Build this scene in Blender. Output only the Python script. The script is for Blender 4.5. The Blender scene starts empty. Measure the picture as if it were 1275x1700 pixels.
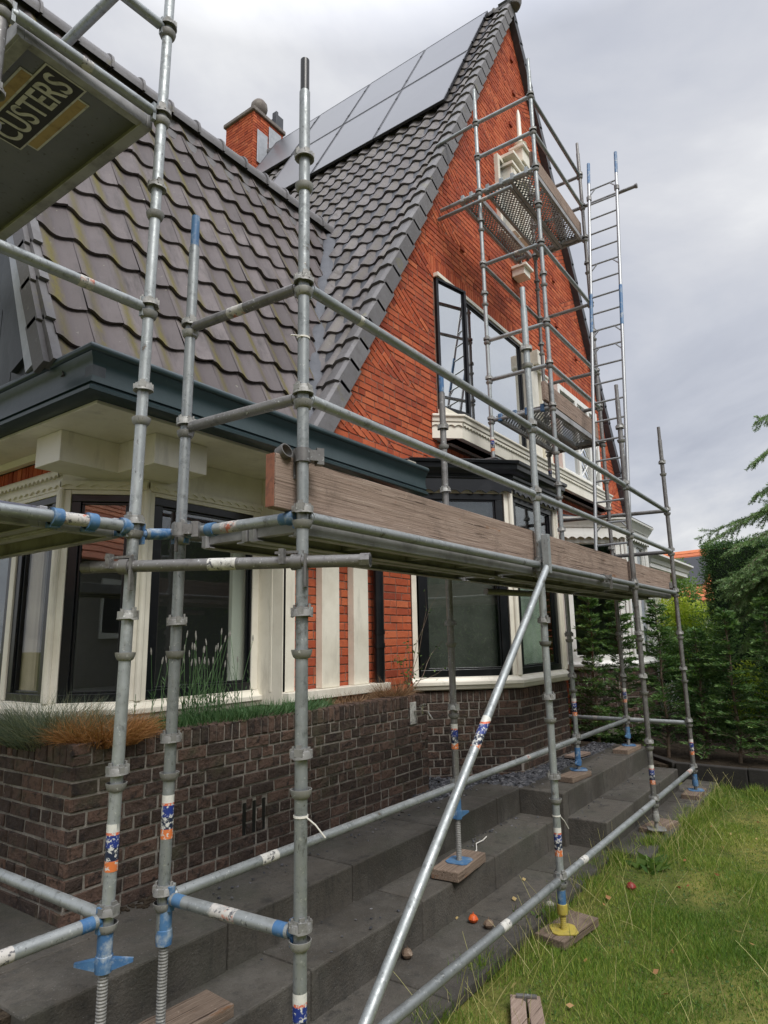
import bpy, math, random
import numpy as np
from mathutils import Vector, Matrix
random.seed(7); RNG = np.random.default_rng(11)
S = bpy.context.scene
COL = S.collection
R_ = math.radians

# ------------------------------------------------------------------ helpers
def link(o, parent=None):
    COL.objects.link(o)
    if parent is not None: o.parent = parent
    return o

def empty(name, label, cat, loc=(0, 0, 0), group=None):
    o = bpy.data.objects.new(name, None); o.empty_display_size = 0.1
    link(o); o.location = loc; o['label'] = label; o['category'] = cat
    if group: o['group'] = group
    return o

def tag(o, label=None, cat=None, group=None, kind=None):
    if label: o['label'] = label
    if cat: o['category'] = cat
    if group: o['group'] = group
    if kind: o['kind'] = kind
    return o

def put(ob, parent):
    """parent an object whose mesh is in world coordinates to an empty standing elsewhere"""
    ob.parent = parent
    ob.matrix_parent_inverse = Matrix.Translation(-Vector(parent.location))
    return ob

class MB:
    def __init__(s): s.v = []; s.f = []; s.m = []; s.t = []
    def add(s, vs, fs, m=0, t=0.5):
        n = len(s.v); s.v.extend(vs); s.f.extend([tuple(i + n for i in f) for f in fs])
        s.m.extend([m] * len(fs)); s.t.extend([t] * len(vs))
    def box(s, x0, x1, y0, y1, z0, z1, m=0, t=None, M=None):
        vs = [(x0, y0, z0), (x1, y0, z0), (x1, y1, z0), (x0, y1, z0), (x0, y0, z1), (x1, y0, z1), (x1, y1, z1), (x0, y1, z1)]
        if M is not None: vs = [tuple(M @ Vector(v)) for v in vs]
        s.add(vs, [(0, 3, 2, 1), (4, 5, 6, 7), (0, 1, 5, 4), (1, 2, 6, 5), (2, 3, 7, 6), (3, 0, 4, 7)], m, random.random() if t is None else t)
    def tube(s, p0, p1, r, seg=12, m=0, t=None, r1=None, cap=True):
        p0 = Vector(p0); p1 = Vector(p1); d = (p1 - p0)
        q = d.to_track_quat('Z', 'Y').to_matrix(); r1 = r if r1 is None else r1
        vs = []
        for p, rr in ((p0, r), (p1, r1)):
            for i in range(seg):
                a = 2 * math.pi * i / seg; vs.append(tuple(p + q @ Vector((rr * math.cos(a), rr * math.sin(a), 0))))
        fs = [(i, (i + 1) % seg, seg + (i + 1) % seg, seg + i) for i in range(seg)]
        if cap: fs += [tuple(range(seg - 1, -1, -1)), tuple(range(seg, 2 * seg))]
        s.add(vs, fs, m, random.random() if t is None else t)
    def path(s, pts, r, seg=6, m=0, t=0.5):
        pts = [Vector(p) for p in pts]; n = len(pts); vs = []
        rs = r if isinstance(r, (list, tuple)) else [r] * n
        for k, p in enumerate(pts):
            d = pts[min(k + 1, n - 1)] - pts[max(k - 1, 0)]
            q = d.to_track_quat('Z', 'Y').to_matrix()
            for i in range(seg):
                a = 2 * math.pi * i / seg; vs.append(tuple(p + q @ Vector((rs[k] * math.cos(a), rs[k] * math.sin(a), 0))))
        fs = [(k * seg + i, k * seg + (i + 1) % seg, (k + 1) * seg + (i + 1) % seg, (k + 1) * seg + i) for k in range(n - 1) for i in range(seg)]
        fs += [tuple(range(seg - 1, -1, -1)), tuple(range((n - 1) * seg, n * seg))]
        s.add(vs, fs, m, t)
    def lathe(s, prof, o=(0, 0, 0), seg=16, m=0, t=0.5, cap=True, M=None):
        vs = []
        for r, z in prof:
            for i in range(seg):
                a = 2 * math.pi * i / seg; v = (o[0] + r * math.cos(a), o[1] + r * math.sin(a), o[2] + z)
                vs.append(tuple(M @ Vector(v)) if M is not None else v)
        n = len(prof)
        fs = [(k * seg + i, k * seg + (i + 1) % seg, (k + 1) * seg + (i + 1) % seg, (k + 1) * seg + i) for k in range(n - 1) for i in range(seg)]
        if cap: fs += [tuple(range(seg - 1, -1, -1)), tuple(range((n - 1) * seg, n * seg))]
        s.add(vs, fs, m, t)
    def prism(s, poly, z0, z1, m=0, t=0.5, M=None):
        n = len(poly); vs = [(x, y, z0) for x, y in poly] + [(x, y, z1) for x, y in poly]
        if M is not None: vs = [tuple(M @ Vector(v)) for v in vs]
        s.add(vs, [tuple(range(n - 1, -1, -1)), tuple(range(n, 2 * n))] + [(i, (i + 1) % n, n + (i + 1) % n, n + i) for i in range(n)], m, t)
    def sweep(s, prof, path, m=0, t=0.5, caps=True):
        """profile [(outward, z)] along a plan path [(x, y)]; outward is to the right of the walking direction"""
        P = [Vector(p) for p in path]; n = len(P); k = len(prof); vs = []
        for i in range(n):
            ts = []
            if i > 0: ts.append((P[i] - P[i - 1]).normalized())
            if i < n - 1: ts.append((P[i + 1] - P[i]).normalized())
            ns = [Vector((q.y, -q.x)) for q in ts]
            if len(ns) == 2:
                b = (ns[0] + ns[1]).normalized(); b = b / max(b.dot(ns[0]), 0.2)
            else: b = ns[0]
            for d, z in prof: vs.append((P[i].x + b.x * d, P[i].y + b.y * d, z))
        fs = [(i * k + j, (i + 1) * k + j, (i + 1) * k + (j + 1) % k, i * k + (j + 1) % k) for i in range(n - 1) for j in range(k)]
        if caps: fs += [tuple(range(k - 1, -1, -1)), tuple(range((n - 1) * k, n * k))]
        s.add(vs, fs, m, t)
    def build(s, name, mats, parent=None, smooth=False, bevel=0, angle=40, segs=2):
        me = bpy.data.meshes.new(name); me.from_pydata(s.v, [], s.f)
        mats = mats if isinstance(mats, (list, tuple)) else [mats]
        for m in mats: me.materials.append(m)
        me.polygons.foreach_set('material_index', s.m)
        a = me.attributes.new('tint', 'FLOAT', 'POINT'); a.data.foreach_set('value', s.t)
        fix_normals(me)
        if smooth:
            me.polygons.foreach_set('use_smooth', [True] * len(me.polygons))
            me.set_sharp_from_angle(angle=R_(angle))
        me.update()
        o = bpy.data.objects.new(name, me); link(o)
        if bevel:
            b = o.modifiers.new('b', 'BEVEL'); b.width = bevel; b.segments = segs; b.limit_method = 'ANGLE'; b.angle_limit = R_(40)
        if parent is not None: put(o, parent)
        return o

def fix_normals(me):
    import bmesh
    b = bmesh.new(); b.from_mesh(me); bmesh.ops.recalc_face_normals(b, faces=b.faces); b.to_mesh(me); b.free()

def inst(name, src, parent, loc, rz=0, rot=None):
    """another object sharing src's mesh, under parent (an empty at parent.location)"""
    o = bpy.data.objects.new(name, src if isinstance(src, bpy.types.Mesh) else src.data); link(o, parent)
    o.location = Vector(loc) - Vector(parent.location) if parent is not None else loc
    o.rotation_euler = rot if rot else (0, 0, rz)
    return o

def leaves(name, pos, dr, ln, wd, mat, parent=None, tint=None, up=None, smooth=False):
    """many leaf-sized diamonds in one mesh: pos, dr (N,3), ln, wd (N)"""
    N = len(pos); dr = dr / (np.linalg.norm(dr, axis=1, keepdims=True) + 1e-9)
    rv = RNG.normal(size=(N, 3)) if up is None else up
    sd = np.cross(dr, rv); sd /= (np.linalg.norm(sd, axis=1, keepdims=True) + 1e-9)
    nn = np.cross(sd, dr)
    L = np.asarray(ln).reshape(-1, 1) * np.ones((N, 1)); Wd = np.asarray(wd).reshape(-1, 1) * np.ones((N, 1))
    mid = pos + dr * L * 0.45 + nn * L * 0.07
    V = np.stack([pos, mid + sd * Wd * .5, pos + dr * L, mid - sd * Wd * .5], 1).reshape(-1, 3)
    me = bpy.data.meshes.new(name); me.vertices.add(4 * N); me.vertices.foreach_set('co', V.ravel().astype(np.float32))
    me.loops.add(4 * N); me.loops.foreach_set('vertex_index', np.arange(4 * N, dtype=np.int32))
    me.polygons.add(N); me.polygons.foreach_set('loop_start', np.arange(0, 4 * N, 4, dtype=np.int32)); me.polygons.foreach_set('loop_total', np.full(N, 4, dtype=np.int32))
    me.materials.append(mat)
    t = RNG.random(N) if tint is None else tint
    a = me.attributes.new('tint', 'FLOAT', 'POINT'); a.data.foreach_set('value', np.repeat(t, 4).astype(np.float32))
    me.update(calc_edges=True)
    o = bpy.data.objects.new(name, me); link(o)
    if parent is not None: put(o, parent)
    return o

# ------------------------------------------------------------------ materials
def nt(name):
    m = bpy.data.materials.new(name); m.use_nodes = True; t = m.node_tree; t.nodes.clear()
    o = t.nodes.new('ShaderNodeOutputMaterial'); return m, t, o
class NT:
    def __init__(s, t): s.t = t
    def n(s, ty, ins=None, **kw):
        x = s.t.nodes.new('ShaderNode' + ty)
        for k, v in kw.items(): setattr(x, k, v)
        for k, v in (ins or {}).items():
            if hasattr(v, 'is_linked') or isinstance(v, bpy.types.NodeSocket): s.t.links.new(v, x.inputs[k])
            else: x.inputs[k].default_value = v
        return x
    def ramp(s, fac, stops):
        r = s.n('ValToRGB', {0: fac}); e = r.color_ramp.elements
        while len(e) < len(stops): e.new(0.5)
        for el, (p, c) in zip(e, stops): el.position = p; el.color = (*c, 1) if len(c) == 3 else c
        return r.outputs[0]
    def mix(s, fac, a, b, mode='MIX'):
        x = s.n('Mix', data_type='RGBA', blend_type=mode)
        for i, v in ((0, fac), (6, a), (7, b)):
            if isinstance(v, bpy.types.NodeSocket): s.t.links.new(v, x.inputs[i])
            else: x.inputs[i].default_value = v if i == 0 else ((*v, 1) if len(v) == 3 else v)
        return x.outputs[2]
    def noise(s, co, scale, detail=4, rough=.6, dist=0):
        return s.n('TexNoise', {'Vector': co, 'Scale': scale, 'Detail': detail, 'Roughness': rough, 'Distortion': dist}).outputs[0]
    def math(s, op, a, b=0.0, clamp=False):
        return s.n('Math', {0: a, 1: b}, operation=op, use_clamp=clamp).outputs[0]

def material(name, base, rough=.6, var=(), bump=(), metal=0, tintc=None, spec=.5, coord='Object', objvar=0, rough_noise=None):
    """base colour; var: [(scale, colour, lo, hi)] noise-masked colours; bump: [(scale, strength, detail)]; tintc: ramp over per-piece tint"""
    m, t, out = nt(name); N = NT(t)
    co = N.n('TexCoord').outputs[coord]
    if objvar:
        oi = N.n('ObjectInfo').outputs['Random']
        co = N.n('VectorMath', {0: co, 1: N.n('CombineXYZ', {0: N.math('MULTIPLY', oi, 37.0), 1: oi}).outputs[0]}, operation='ADD').outputs[0]
    c = (*base, 1)
    if tintc:
        c = N.ramp(N.n('Attribute', attribute_name='tint').outputs['Fac'], tintc)
    if objvar:
        oi = N.n('ObjectInfo').outputs['Random']
        c = N.mix(1.0, c, N.ramp(oi, [(0, (1 - objvar,) * 3), (1, (1 + objvar * .5,) * 3)]), 'MULTIPLY')
    for v in var:
        sc, col, lo, hi = v[:4]
        cc = co
        if len(v) > 4: cc = N.n('Mapping', {'Vector': co, 'Scale': v[4]}).outputs[0]
        f = N.ramp(N.noise(cc, sc, 5, .65), [(lo, (0, 0, 0)), (hi, (1, 1, 1))])
        c = N.mix(f, c, col)
    p = N.n('BsdfPrincipled', {'Roughness': rough, 'Metallic': metal, 'Specular IOR Level': spec})
    if isinstance(c, bpy.types.NodeSocket): t.links.new(c, p.inputs['Base Color'])
    else: p.inputs['Base Color'].default_value = c
    if rough_noise:
        t.links.new(N.ramp(N.noise(co, rough_noise[0], 4), [(.3, (rough_noise[1],) * 3), (.7, (rough_noise[2],) * 3)]), p.inputs['Roughness'])
    nrm = None
    for b in bump:
        x = N.n('Bump', {'Height': N.noise(co, b[0], b[2] if len(b) > 2 else 4), 'Strength': b[1], 'Distance': b[3] if len(b) > 3 else .01})
        if nrm is not None: t.links.new(nrm, x.inputs['Normal'])
        nrm = x.outputs[0]
    if nrm is not None: t.links.new(nrm, p.inputs['Normal'])
    t.links.new(p.outputs[0], out.inputs[0])
    return m

def glass(name, refl, tint=(.75, .8, .8), rough=.004):
    m, t, out = nt(name); N = NT(t)
    g_ = N.n('NewGeometry')
    cosi = N.math('ABSOLUTE', N.n('VectorMath', {0: g_.outputs['Incoming'], 1: g_.outputs['Normal']}, operation='DOT_PRODUCT').outputs['Value'])
    fr = N.math('ADD', .04, N.math('MULTIPLY', .96, N.math('POWER', N.math('SUBTRACT', 1.0, cosi), 5.0)))
    fac = N.math('ADD', N.math('MULTIPLY', fr, .8), refl, True)
    co = N.n('TexCoord').outputs['Object']
    bp = N.n('Bump', {'Height': N.noise(co, 1.3, 2), 'Strength': .05, 'Distance': .02}).outputs[0]
    g = N.n('BsdfGlossy', {'Color': (.9, .93, .95, 1), 'Roughness': rough, 'Normal': bp})
    tr = N.n('BsdfTransparent', {'Color': (*tint, 1)})
    mx = N.n('MixShader', {0: fac, 1: tr.outputs[0], 2: g.outputs[0]})
    t.links.new(mx.outputs[0], out.inputs[0]); return m

def leafmat(name, stops, trans=.35, rough=.55):
    m, t, out = nt(name); N = NT(t)
    c = N.ramp(N.n('Attribute', attribute_name='tint').outputs['Fac'], stops)
    p = N.n('BsdfPrincipled', {'Base Color': c, 'Roughness': rough, 'Specular IOR Level': .3})
    tl = N.n('BsdfTranslucent', {'Color': N.mix(1.0, c, (1.3, 1.5, .7), 'MULTIPLY')})
    t.links.new(N.n('MixShader', {0: trans, 1: p.outputs[0], 2: tl.outputs[0]}).outputs[0], out.inputs[0]); return m

def galvanised(name, base, dark, metal=.55, rough=.42, paint=None):
    m, t, out = nt(name); N = NT(t)
    co = N.n('TexCoord').outputs['Object']; oi = N.n('ObjectInfo').outputs['Random']
    sh = N.n('VectorMath', {0: co, 1: N.n('CombineXYZ', {0: N.math('MULTIPLY', oi, 23.0), 2: N.math('MULTIPLY', oi, 11.0)}).outputs[0]}, operation='ADD').outputs[0]
    c = N.mix(N.ramp(N.noise(sh, 3, 5, .7), [(.35, (0, 0, 0)), (.68, (1, 1, 1))]), base, dark)
    c = N.mix(N.ramp(N.noise(N.n('Mapping', {'Vector': sh, 'Scale': (16, 16, 16)}).outputs[0], 1.0, 5, .7), [(.55, (0, 0, 0)), (.72, (1, 1, 1))]), c, tuple(x * .55 for x in dark))
    c = N.mix(N.ramp(N.noise(sh, 55, 3, .7), [(.62, (0, 0, 0)), (.72, (1, 1, 1))]), c, (.62, .64, .63))
    c = N.mix(N.ramp(N.noise(N.n('Mapping', {'Vector': sh, 'Scale': (1, 1, .35)}).outputs[0], 90, 3, .7), [(.63, (0, 0, 0)), (.70, (1, 1, 1))]), c, (.13, .13, .13))
    c = N.mix(N.ramp(N.noise(sh, 16, 4, .7), [(.66, (0, 0, 0)), (.74, (1, 1, 1))]), c, (.16, .13, .10))
    c = N.mix(1.0, c, N.ramp(oi, [(0, (.72,) * 3), (1, (1.12,) * 3)]), 'MULTIPLY')
    r = N.ramp(N.noise(sh, 20, 4), [(.3, (rough - .1,) * 3), (.7, (rough + .22,) * 3)])
    p = N.n('BsdfPrincipled', {'Base Color': c, 'Metallic': metal, 'Roughness': r})
    t.links.new(N.n('Bump', {'Height': N.noise(sh, 45, 4), 'Strength': .22, 'Distance': .004}).outputs[0], p.inputs['Normal'])
    t.links.new(p.outputs[0], out.inputs[0]); return m

def perforated(name):
    m, t, out = nt(name); N = NT(t)
    co = N.n('TexCoord').outputs['Object']; s = N.n('SeparateXYZ', {0: co})
    a = N.math('SINE', N.math('MULTIPLY', s.outputs[0], 95.0)); b = N.math('SINE', N.math('MULTIPLY', s.outputs[1], 130.0))
    f = N.math('GREATER_THAN', N.math('MULTIPLY', a, b), .22)
    p = N.n('BsdfPrincipled', {'Base Color': (.33, .34, .36, 1), 'Metallic': .5, 'Roughness': .5})
    t.links.new(N.n('MixShader', {0: f, 1: p.outputs[0], 2: N.n('BsdfTransparent').outputs[0]}).outputs[0], out.inputs[0]); return m

M = {}
M['red_brick'] = material('red_brick', (.4, .1, .05), .85, tintc=[(0, (.26, .054, .029)), (.18, (.36, .077, .035)), (.6, (.445, .10, .043)), (1, (.52, .145, .065))],
    var=[(38, (.20, .045, .03), .58, .78), (9, (.45, .14, .08), .55, .8), (2.2, (.29, .068, .04), .5, .75)], bump=[(60, .7, 5, .006), (14, .5, 3, .008)], spec=.2)
M['dark_brick'] = material('dark_brick', (.1, .07, .06), .85, tintc=[(0, (.050, .037, .031)), (.35, (.082, .056, .045)), (.7, (.105, .070, .055)), (1, (.145, .09, .068))],
    var=[(24, (.030, .025, .024), .50, .68), (60, (.22, .18, .155), .63, .72), (4, (.085, .08, .05), .56, .78)], bump=[(38, 1.0, 6, .014), (12, .8, 3, .014)], spec=.25)
M['mortar'] = material('mortar', (.31, .285, .25), .95, var=[(6, (.15, .135, .115), .42, .7), (50, (.44, .41, .37), .55, .75)], bump=[(80, .8, 5, .006)], spec=.1)
M['red_mortar'] = material('red_mortar', (.24, .14, .105), .95, var=[(6, (.14, .08, .06), .4, .7), (40, (.38, .30, .25), .56, .75)], bump=[(80, .8, 5, .006)], spec=.1)
M['cream'] = material('cream_paint', (.80, .765, .665), .42, var=[(2.2, (.64, .60, .50), .45, .75), (35, (.50, .45, .36), .66, .78), (6, (.52, .49, .42), .58, .8, (1, 1, .25))], bump=[(25, .12, 4, .004), (3, .08, 3, .01)])
M['white'] = material('white_paint', (.76, .76, .73), .45, var=[(3, (.66, .65, .60), .5, .8), (28, (.55, .53, .47), .66, .8), (5, (.58, .58, .55), .6, .8, (1, 1, .2))], bump=[(25, .1, 4, .004)])
M['black'] = material('black_paint', (.006, .007, .009), .28, var=[(5, (.02, .021, .024), .55, .8)], bump=[(18, .1, 3, .003)])
M['teal'] = material('teal_paint', (.016, .034, .038), .36, var=[(3, (.026, .048, .052), .45, .75), (14, (.06, .085, .088), .68, .8), (45, (.34, .33, .29), .735, .78), (9, (.30, .29, .25), .77, .80, (1, 1, .3))], bump=[(20, .25, 4, .004), (4, .15, 3, .01)])
M['dark_board'] = material('dark_board', (.03, .036, .042), .5, var=[(6, (.06, .07, .075), .45, .75, (1, 1, .3)), (25, (.26, .26, .24), .70, .77, (1, 1, .35))], bump=[(12, .4, 4, .006)])
M['lead'] = material('lead', (.055, .06, .072), .6, var=[(6, (.085, .09, .105), .4, .7), (20, (.035, .038, .045), .6, .8)], bump=[(9, .35, 4, .01)])
M['lead_pale'] = material('lead_pale', (.42, .44, .47), .5, var=[(6, (.32, .34, .37), .4, .7), (25, (.55, .57, .59), .6, .8)], bump=[(9, .4, 4, .012)], metal=.3)
M['stone'] = material('stone', (.075, .071, .068), .82, var=[(3, (.105, .098, .087), .42, .7), (18, (.052, .050, .046), .5, .75), (1.4, (.058, .060, .046), .5, .75), (120, (.20, .195, .185), .62, .70), (90, (.03, .029, .027), .62, .72), (7, (.035, .034, .031), .58, .74, (1, 1, .15))], bump=[(70, 1.0, 5, .006), (8, .35, 4, .012)], spec=.3, tintc=[(0, (.050, .045, .038)), (1, (.090, .081, .069))])
M['kerb'] = material('kerb_concrete', (.022, .020, .018), .85, var=[(5, (.038, .034, .030), .45, .75), (30, (.03, .03, .03), .55, .75)], bump=[(50, .6, 5, .006)])
M['soil'] = material('soil', (.045, .035, .026), .95, var=[(9, (.09, .07, .05), .45, .7), (40, (.02, .016, .012), .5, .7)], bump=[(30, 1, 6, .03)], spec=.1)
M['lawn'] = material('lawn_ground', (.10, .115, .03), .95, var=[(.9, (.27, .24, .07), .44, .66), (9, (.05, .06, .02), .5, .7), (45, (.22, .18, .09), .62, .75)], bump=[(40, .9, 6, .02)], spec=.1)
M['galv'] = galvanised('galvanised_steel', (.40, .425, .43), (.30, .325, .33))
M['galv_dark'] = galvanised('weathered_steel', (.26, .255, .25), (.18, .172, .168))
M['cast'] = galvanised('cast_steel', (.34, .34, .325), (.22, .215, .205), .3, .58)
M['blue'] = material('blue_paint', (.05, .14, .30), .5, var=[(18, (.34, .39, .43), .50, .66), (6, (.08, .18, .32), .4, .7), (50, (.12, .11, .10), .66, .74)], bump=[(40, .3, 4, .004)], objvar=.2)
M['yellow'] = material('yellow_paint', (.40, .32, .06), .55, var=[(25, (.26, .20, .07), .52, .7), (70, (.55, .50, .30), .62, .72)], bump=[(40, .08, 4, .003)])
M['deck_alu'] = material('dull_deck_frame', (.38, .38, .39), .6, var=[(6, (.17, .165, .165), .45, .75), (30, (.36, .36, .36), .6, .75)], metal=.3, bump=[(30, .2, 3, .003)], objvar=.15)
M['alu'] = material('aluminium', (.34, .35, .36), .46, var=[(8, (.40, .41, .42), .45, .75)], metal=.7, bump=[(30, .1, 3, .003)], objvar=.1)
M['perf'] = perforated('perforated_steel')
M['panel'] = material('solar_glass', (.08, .084, .098), .34, var=[(.6, (.10, .104, .12), .4, .7)], spec=.62)
M['panel_edge'] = material('panel_frame', (.012, .013, .018), .4)
M['plastic_black'] = material('plastic_black', (.012, .012, .013), .35)
M['brass'] = material('tap_metal', (.5, .48, .44), .3, var=[(20, (.30, .25, .16), .5, .7)], metal=.9)
M['rope'] = material('rope', (.70, .68, .62), .8)
M['interior'] = material('interior_wall', (.16, .15, .135), .9, var=[(2, (.11, .10, .09), .4, .7)])
M['room_dark'] = material('room_dark', (.12, .117, .108), .9)
M['curtain'] = material('curtain', (.50, .42, .35), .9, var=[(4, (.38, .32, .27), .4, .7, (3, 3, .1))], bump=[(8, .4, 2, .03)])
M['blind'] = material('pale_blind', (.62, .72, .59), .8, var=[(2, (.27, .33, .28), .4, .7)])
M['glass_low'] = glass('window_glass', .06, (.88, .91, .90))
M['glass_clear'] = glass('clear_glass', .0, (.95, .96, .95))
M['glass_high'] = glass('sky_glass', .72, (.5, .55, .56))
M['pale_panel'] = material('pale_inner_panel', (.80, .81, .72), .7)
M['screen'] = material('grey_screen', (.105, .108, .090), .8, var=[(26, (.17, .175, .14), .56, .72), (5, (.07, .073, .060), .45, .7)])
M['grey_wall'] = material('grey_brown_wall', (.24, .225, .20), .9, var=[(5, (.18, .165, .15), .4, .7)])
M['pot'] = material('chimney_pot', (.16, .14, .13), .9, var=[(8, (.26, .24, .21), .5, .7)], bump=[(30, .6, 5, .01)])
M['orange_tile'] = material('orange_tile', (.50, .14, .05), .8, tintc=[(0, (.40, .10, .04)), (1, (.60, .19, .07))], var=[(3, (.32, .10, .05), .5, .75)])
M['render_white'] = material('render_white', (.62, .60, .56), .8)
M['orange'] = material('orange_skin', (.62, .11, .018), .5, var=[(20, (.42, .055, .01), .45, .65)], bump=[(25, .3, 3, .004)])
M['red_skin'] = material('red_skin', (.22, .028, .02), .45, var=[(14, (.10, .02, .015), .45, .65), (40, (.32, .12, .06), .62, .72)], bump=[(30, .5, 4, .004)])
M['husk'] = material('brown_husk', (.16, .11, .075), .8, var=[(25, (.40, .33, .26), .55, .7), (12, (.05, .035, .025), .5, .7)], bump=[(45, .9, 4, .008)])
M['pebble'] = material('pale_stone', (.36, .34, .29), .85, var=[(30, (.22, .2, .17), .5, .7)], bump=[(50, .5, 4, .004)])
M['slate'] = material('slate_chip', (.05, .052, .06), .6, tintc=[(0, (.025, .027, .033)), (.7, (.075, .078, .088)), (1, (.16, .16, .17))], bump=[(30, .5, 4, .005)])
M['bark'] = material('bark', (.14, .10, .07), .9, var=[(20, (.26, .22, .18), .5, .7)], bump=[(30, .8, 5, .01)])

def wood(name, c0, c1, c2):
    m, t, out = nt(name); N = NT(t)
    co = N.n('TexCoord').outputs['Object']; oi = N.n('ObjectInfo').outputs['Random']
    sh = N.n('VectorMath', {0: co, 1: N.n('CombineXYZ', {0: N.math('MULTIPLY', oi, 9.0), 1: N.math('MULTIPLY', oi, 5.0), 2: N.math('MULTIPLY', oi, 3.0)}).outputs[0]}, operation='ADD').outputs[0]
    g = N.noise(N.n('Mapping', {'Vector': sh, 'Scale': (1.0, 42, 42)}).outputs[0], 1.7, 8, .7, 1.1)
    c = N.ramp(g, [(.3, c0), (.5, c1), (.72, c2)])
    c = N.mix(N.ramp(N.noise(sh, 4.5, 5, .7), [(.55, (0, 0, 0)), (.75, (1, 1, 1))]), c, tuple(x * .62 for x in c1))
    c = N.mix(N.ramp(N.noise(N.n('Mapping', {'Vector': sh, 'Scale': (2.5, 16, 16)}).outputs[0], 3, 4), [(.68, (0, 0, 0)), (.76, (1, 1, 1))]), c, tuple(x * .35 for x in c0))
    c = N.mix(N.ramp(N.noise(N.n('Mapping', {'Vector': sh, 'Scale': (1.6, 7, 7)}).outputs[0], 2.2, 6, .75), [(.62, (0, 0, 0)), (.68, (1, 1, 1))]), c, (.23, .125, .07))
    c = N.mix(N.ramp(N.noise(N.n('Mapping', {'Vector': sh, 'Scale': (.8, 60, 60)}).outputs[0], 2.0, 3, .5), [(.63, (0, 0, 0)), (.66, (1, 1, 1))]), c, (.06, .04, .03))
    c = N.mix(N.ramp(N.noise(sh, 38, 4), [(.66, (0, 0, 0)), (.74, (1, 1, 1))]), c, (.40, .33, .26))
    c = N.mix(1.0, c, N.ramp(oi, [(0, (.75, .74, .72)), (1, (1.15, 1.12, 1.1))]), 'MULTIPLY')
    p = N.n('BsdfPrincipled', {'Base Color': c, 'Roughness': .8, 'Specular IOR Level': .25})
    t.links.new(N.n('Bump', {'Height': g, 'Strength': .7, 'Distance': .010}).outputs[0], p.inputs['Normal'])
    t.links.new(p.outputs[0], out.inputs[0]); return m
M['wood'] = wood('scaffold_wood', (.17, .125, .10), (.28, .213, .175), (.37, .30, .255))
M['wood_fresh'] = wood('sole_wood', (.13, .098, .076), (.225, .172, .135), (.33, .262, .21))
M['ply'] = material('plywood_film', (.15, .155, .20), .5, var=[(3, (.185, .19, .235), .4, .7), (30, (.03, .026, .026), .6, .75)], bump=[(40, .2, 3, .003)])
M['end_grain'] = material('end_grain', (.25, .10, .06), .9, var=[(40, (.14, .06, .04), .45, .7)])

def tile_mat(name, stops, moss):
    m, t, out = nt(name); N = NT(t)
    co = N.n('TexCoord').outputs['Object']
    c = N.ramp(N.n('Attribute', attribute_name='tint').outputs['Fac'], stops)
    c = N.mix(N.ramp(N.noise(co, 4.0, 5, .7), [(.42, (0, 0, 0)), (.72, (1, 1, 1))]), c, tuple(x * .8 for x in stops[1][1]))
    c = N.mix(N.ramp(N.noise(co, 30, 5, .75), [(.6, (0, 0, 0)), (.72, (1, 1, 1))]), c, (.10, .092, .095))
    c = N.mix(N.ramp(N.noise(co, 24, 3, .6), [(.69, (0, 0, 0)), (.73, (1, 1, 1))]), c, (.27, .265, .22))
    c = N.mix(N.ramp(N.noise(N.n('Mapping', {'Vector': co, 'Scale': (9, 3, 1.2)}).outputs[0], 1.5, 5, .7), [(.52, (0, 0, 0)), (.72, (1, 1, 1))]), c, (.075, .066, .066))
    # moss grows in the falling side of each roll ('moss' is where on the tile we are)
    a = N.n('Attribute', attribute_name='moss').outputs['Fac']
    f = N.math('MULTIPLY', a, N.ramp(N.noise(co, 3.2, 4, .75), [(.30, (0, 0, 0)), (.50, (1, 1, 1))]), True)
    f = N.math('MULTIPLY', N.math('MULTIPLY', f, 1.9), N.ramp(N.noise(co, 40, 4, .8), [(.34, (.12, .12, .12)), (.52, (1, 1, 1))]), True)
    c = N.mix(N.math('MULTIPLY', f, moss), c, (.165, .142, .030))
    p = N.n('BsdfPrincipled', {'Base Color': c, 'Roughness': .66, 'Specular IOR Level': .28})
    t.links.new(N.n('Bump', {'Height': N.noise(co, 60, 5), 'Strength': .35, 'Distance': .004}).outputs[0], p.inputs['Normal'])
    t.links.new(p.outputs[0], out.inputs[0]); return m
M['tile'] = tile_mat('roof_tile', [(0, (.088, .074, .075)), (.5, (.128, .110, .112)), (1, (.175, .152, .153))], .85)
M['tile_main'] = tile_mat('main_roof_tile', [(0, (.118, .108, .112)), (.5, (.158, .146, .151)), (1, (.20, .187, .192))], .16)
M['ridge'] = material('ridge_tile', (.17, .165, .17), .6, var=[(8, (.11, .105, .105), .45, .7), (30, (.24, .235, .23), .62, .75), (5, (.16, .15, .08), .6, .75)], bump=[(40, .4, 4, .006)], tintc=[(0, (.11, .106, .11)), (1, (.17, .165, .17))])

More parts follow.
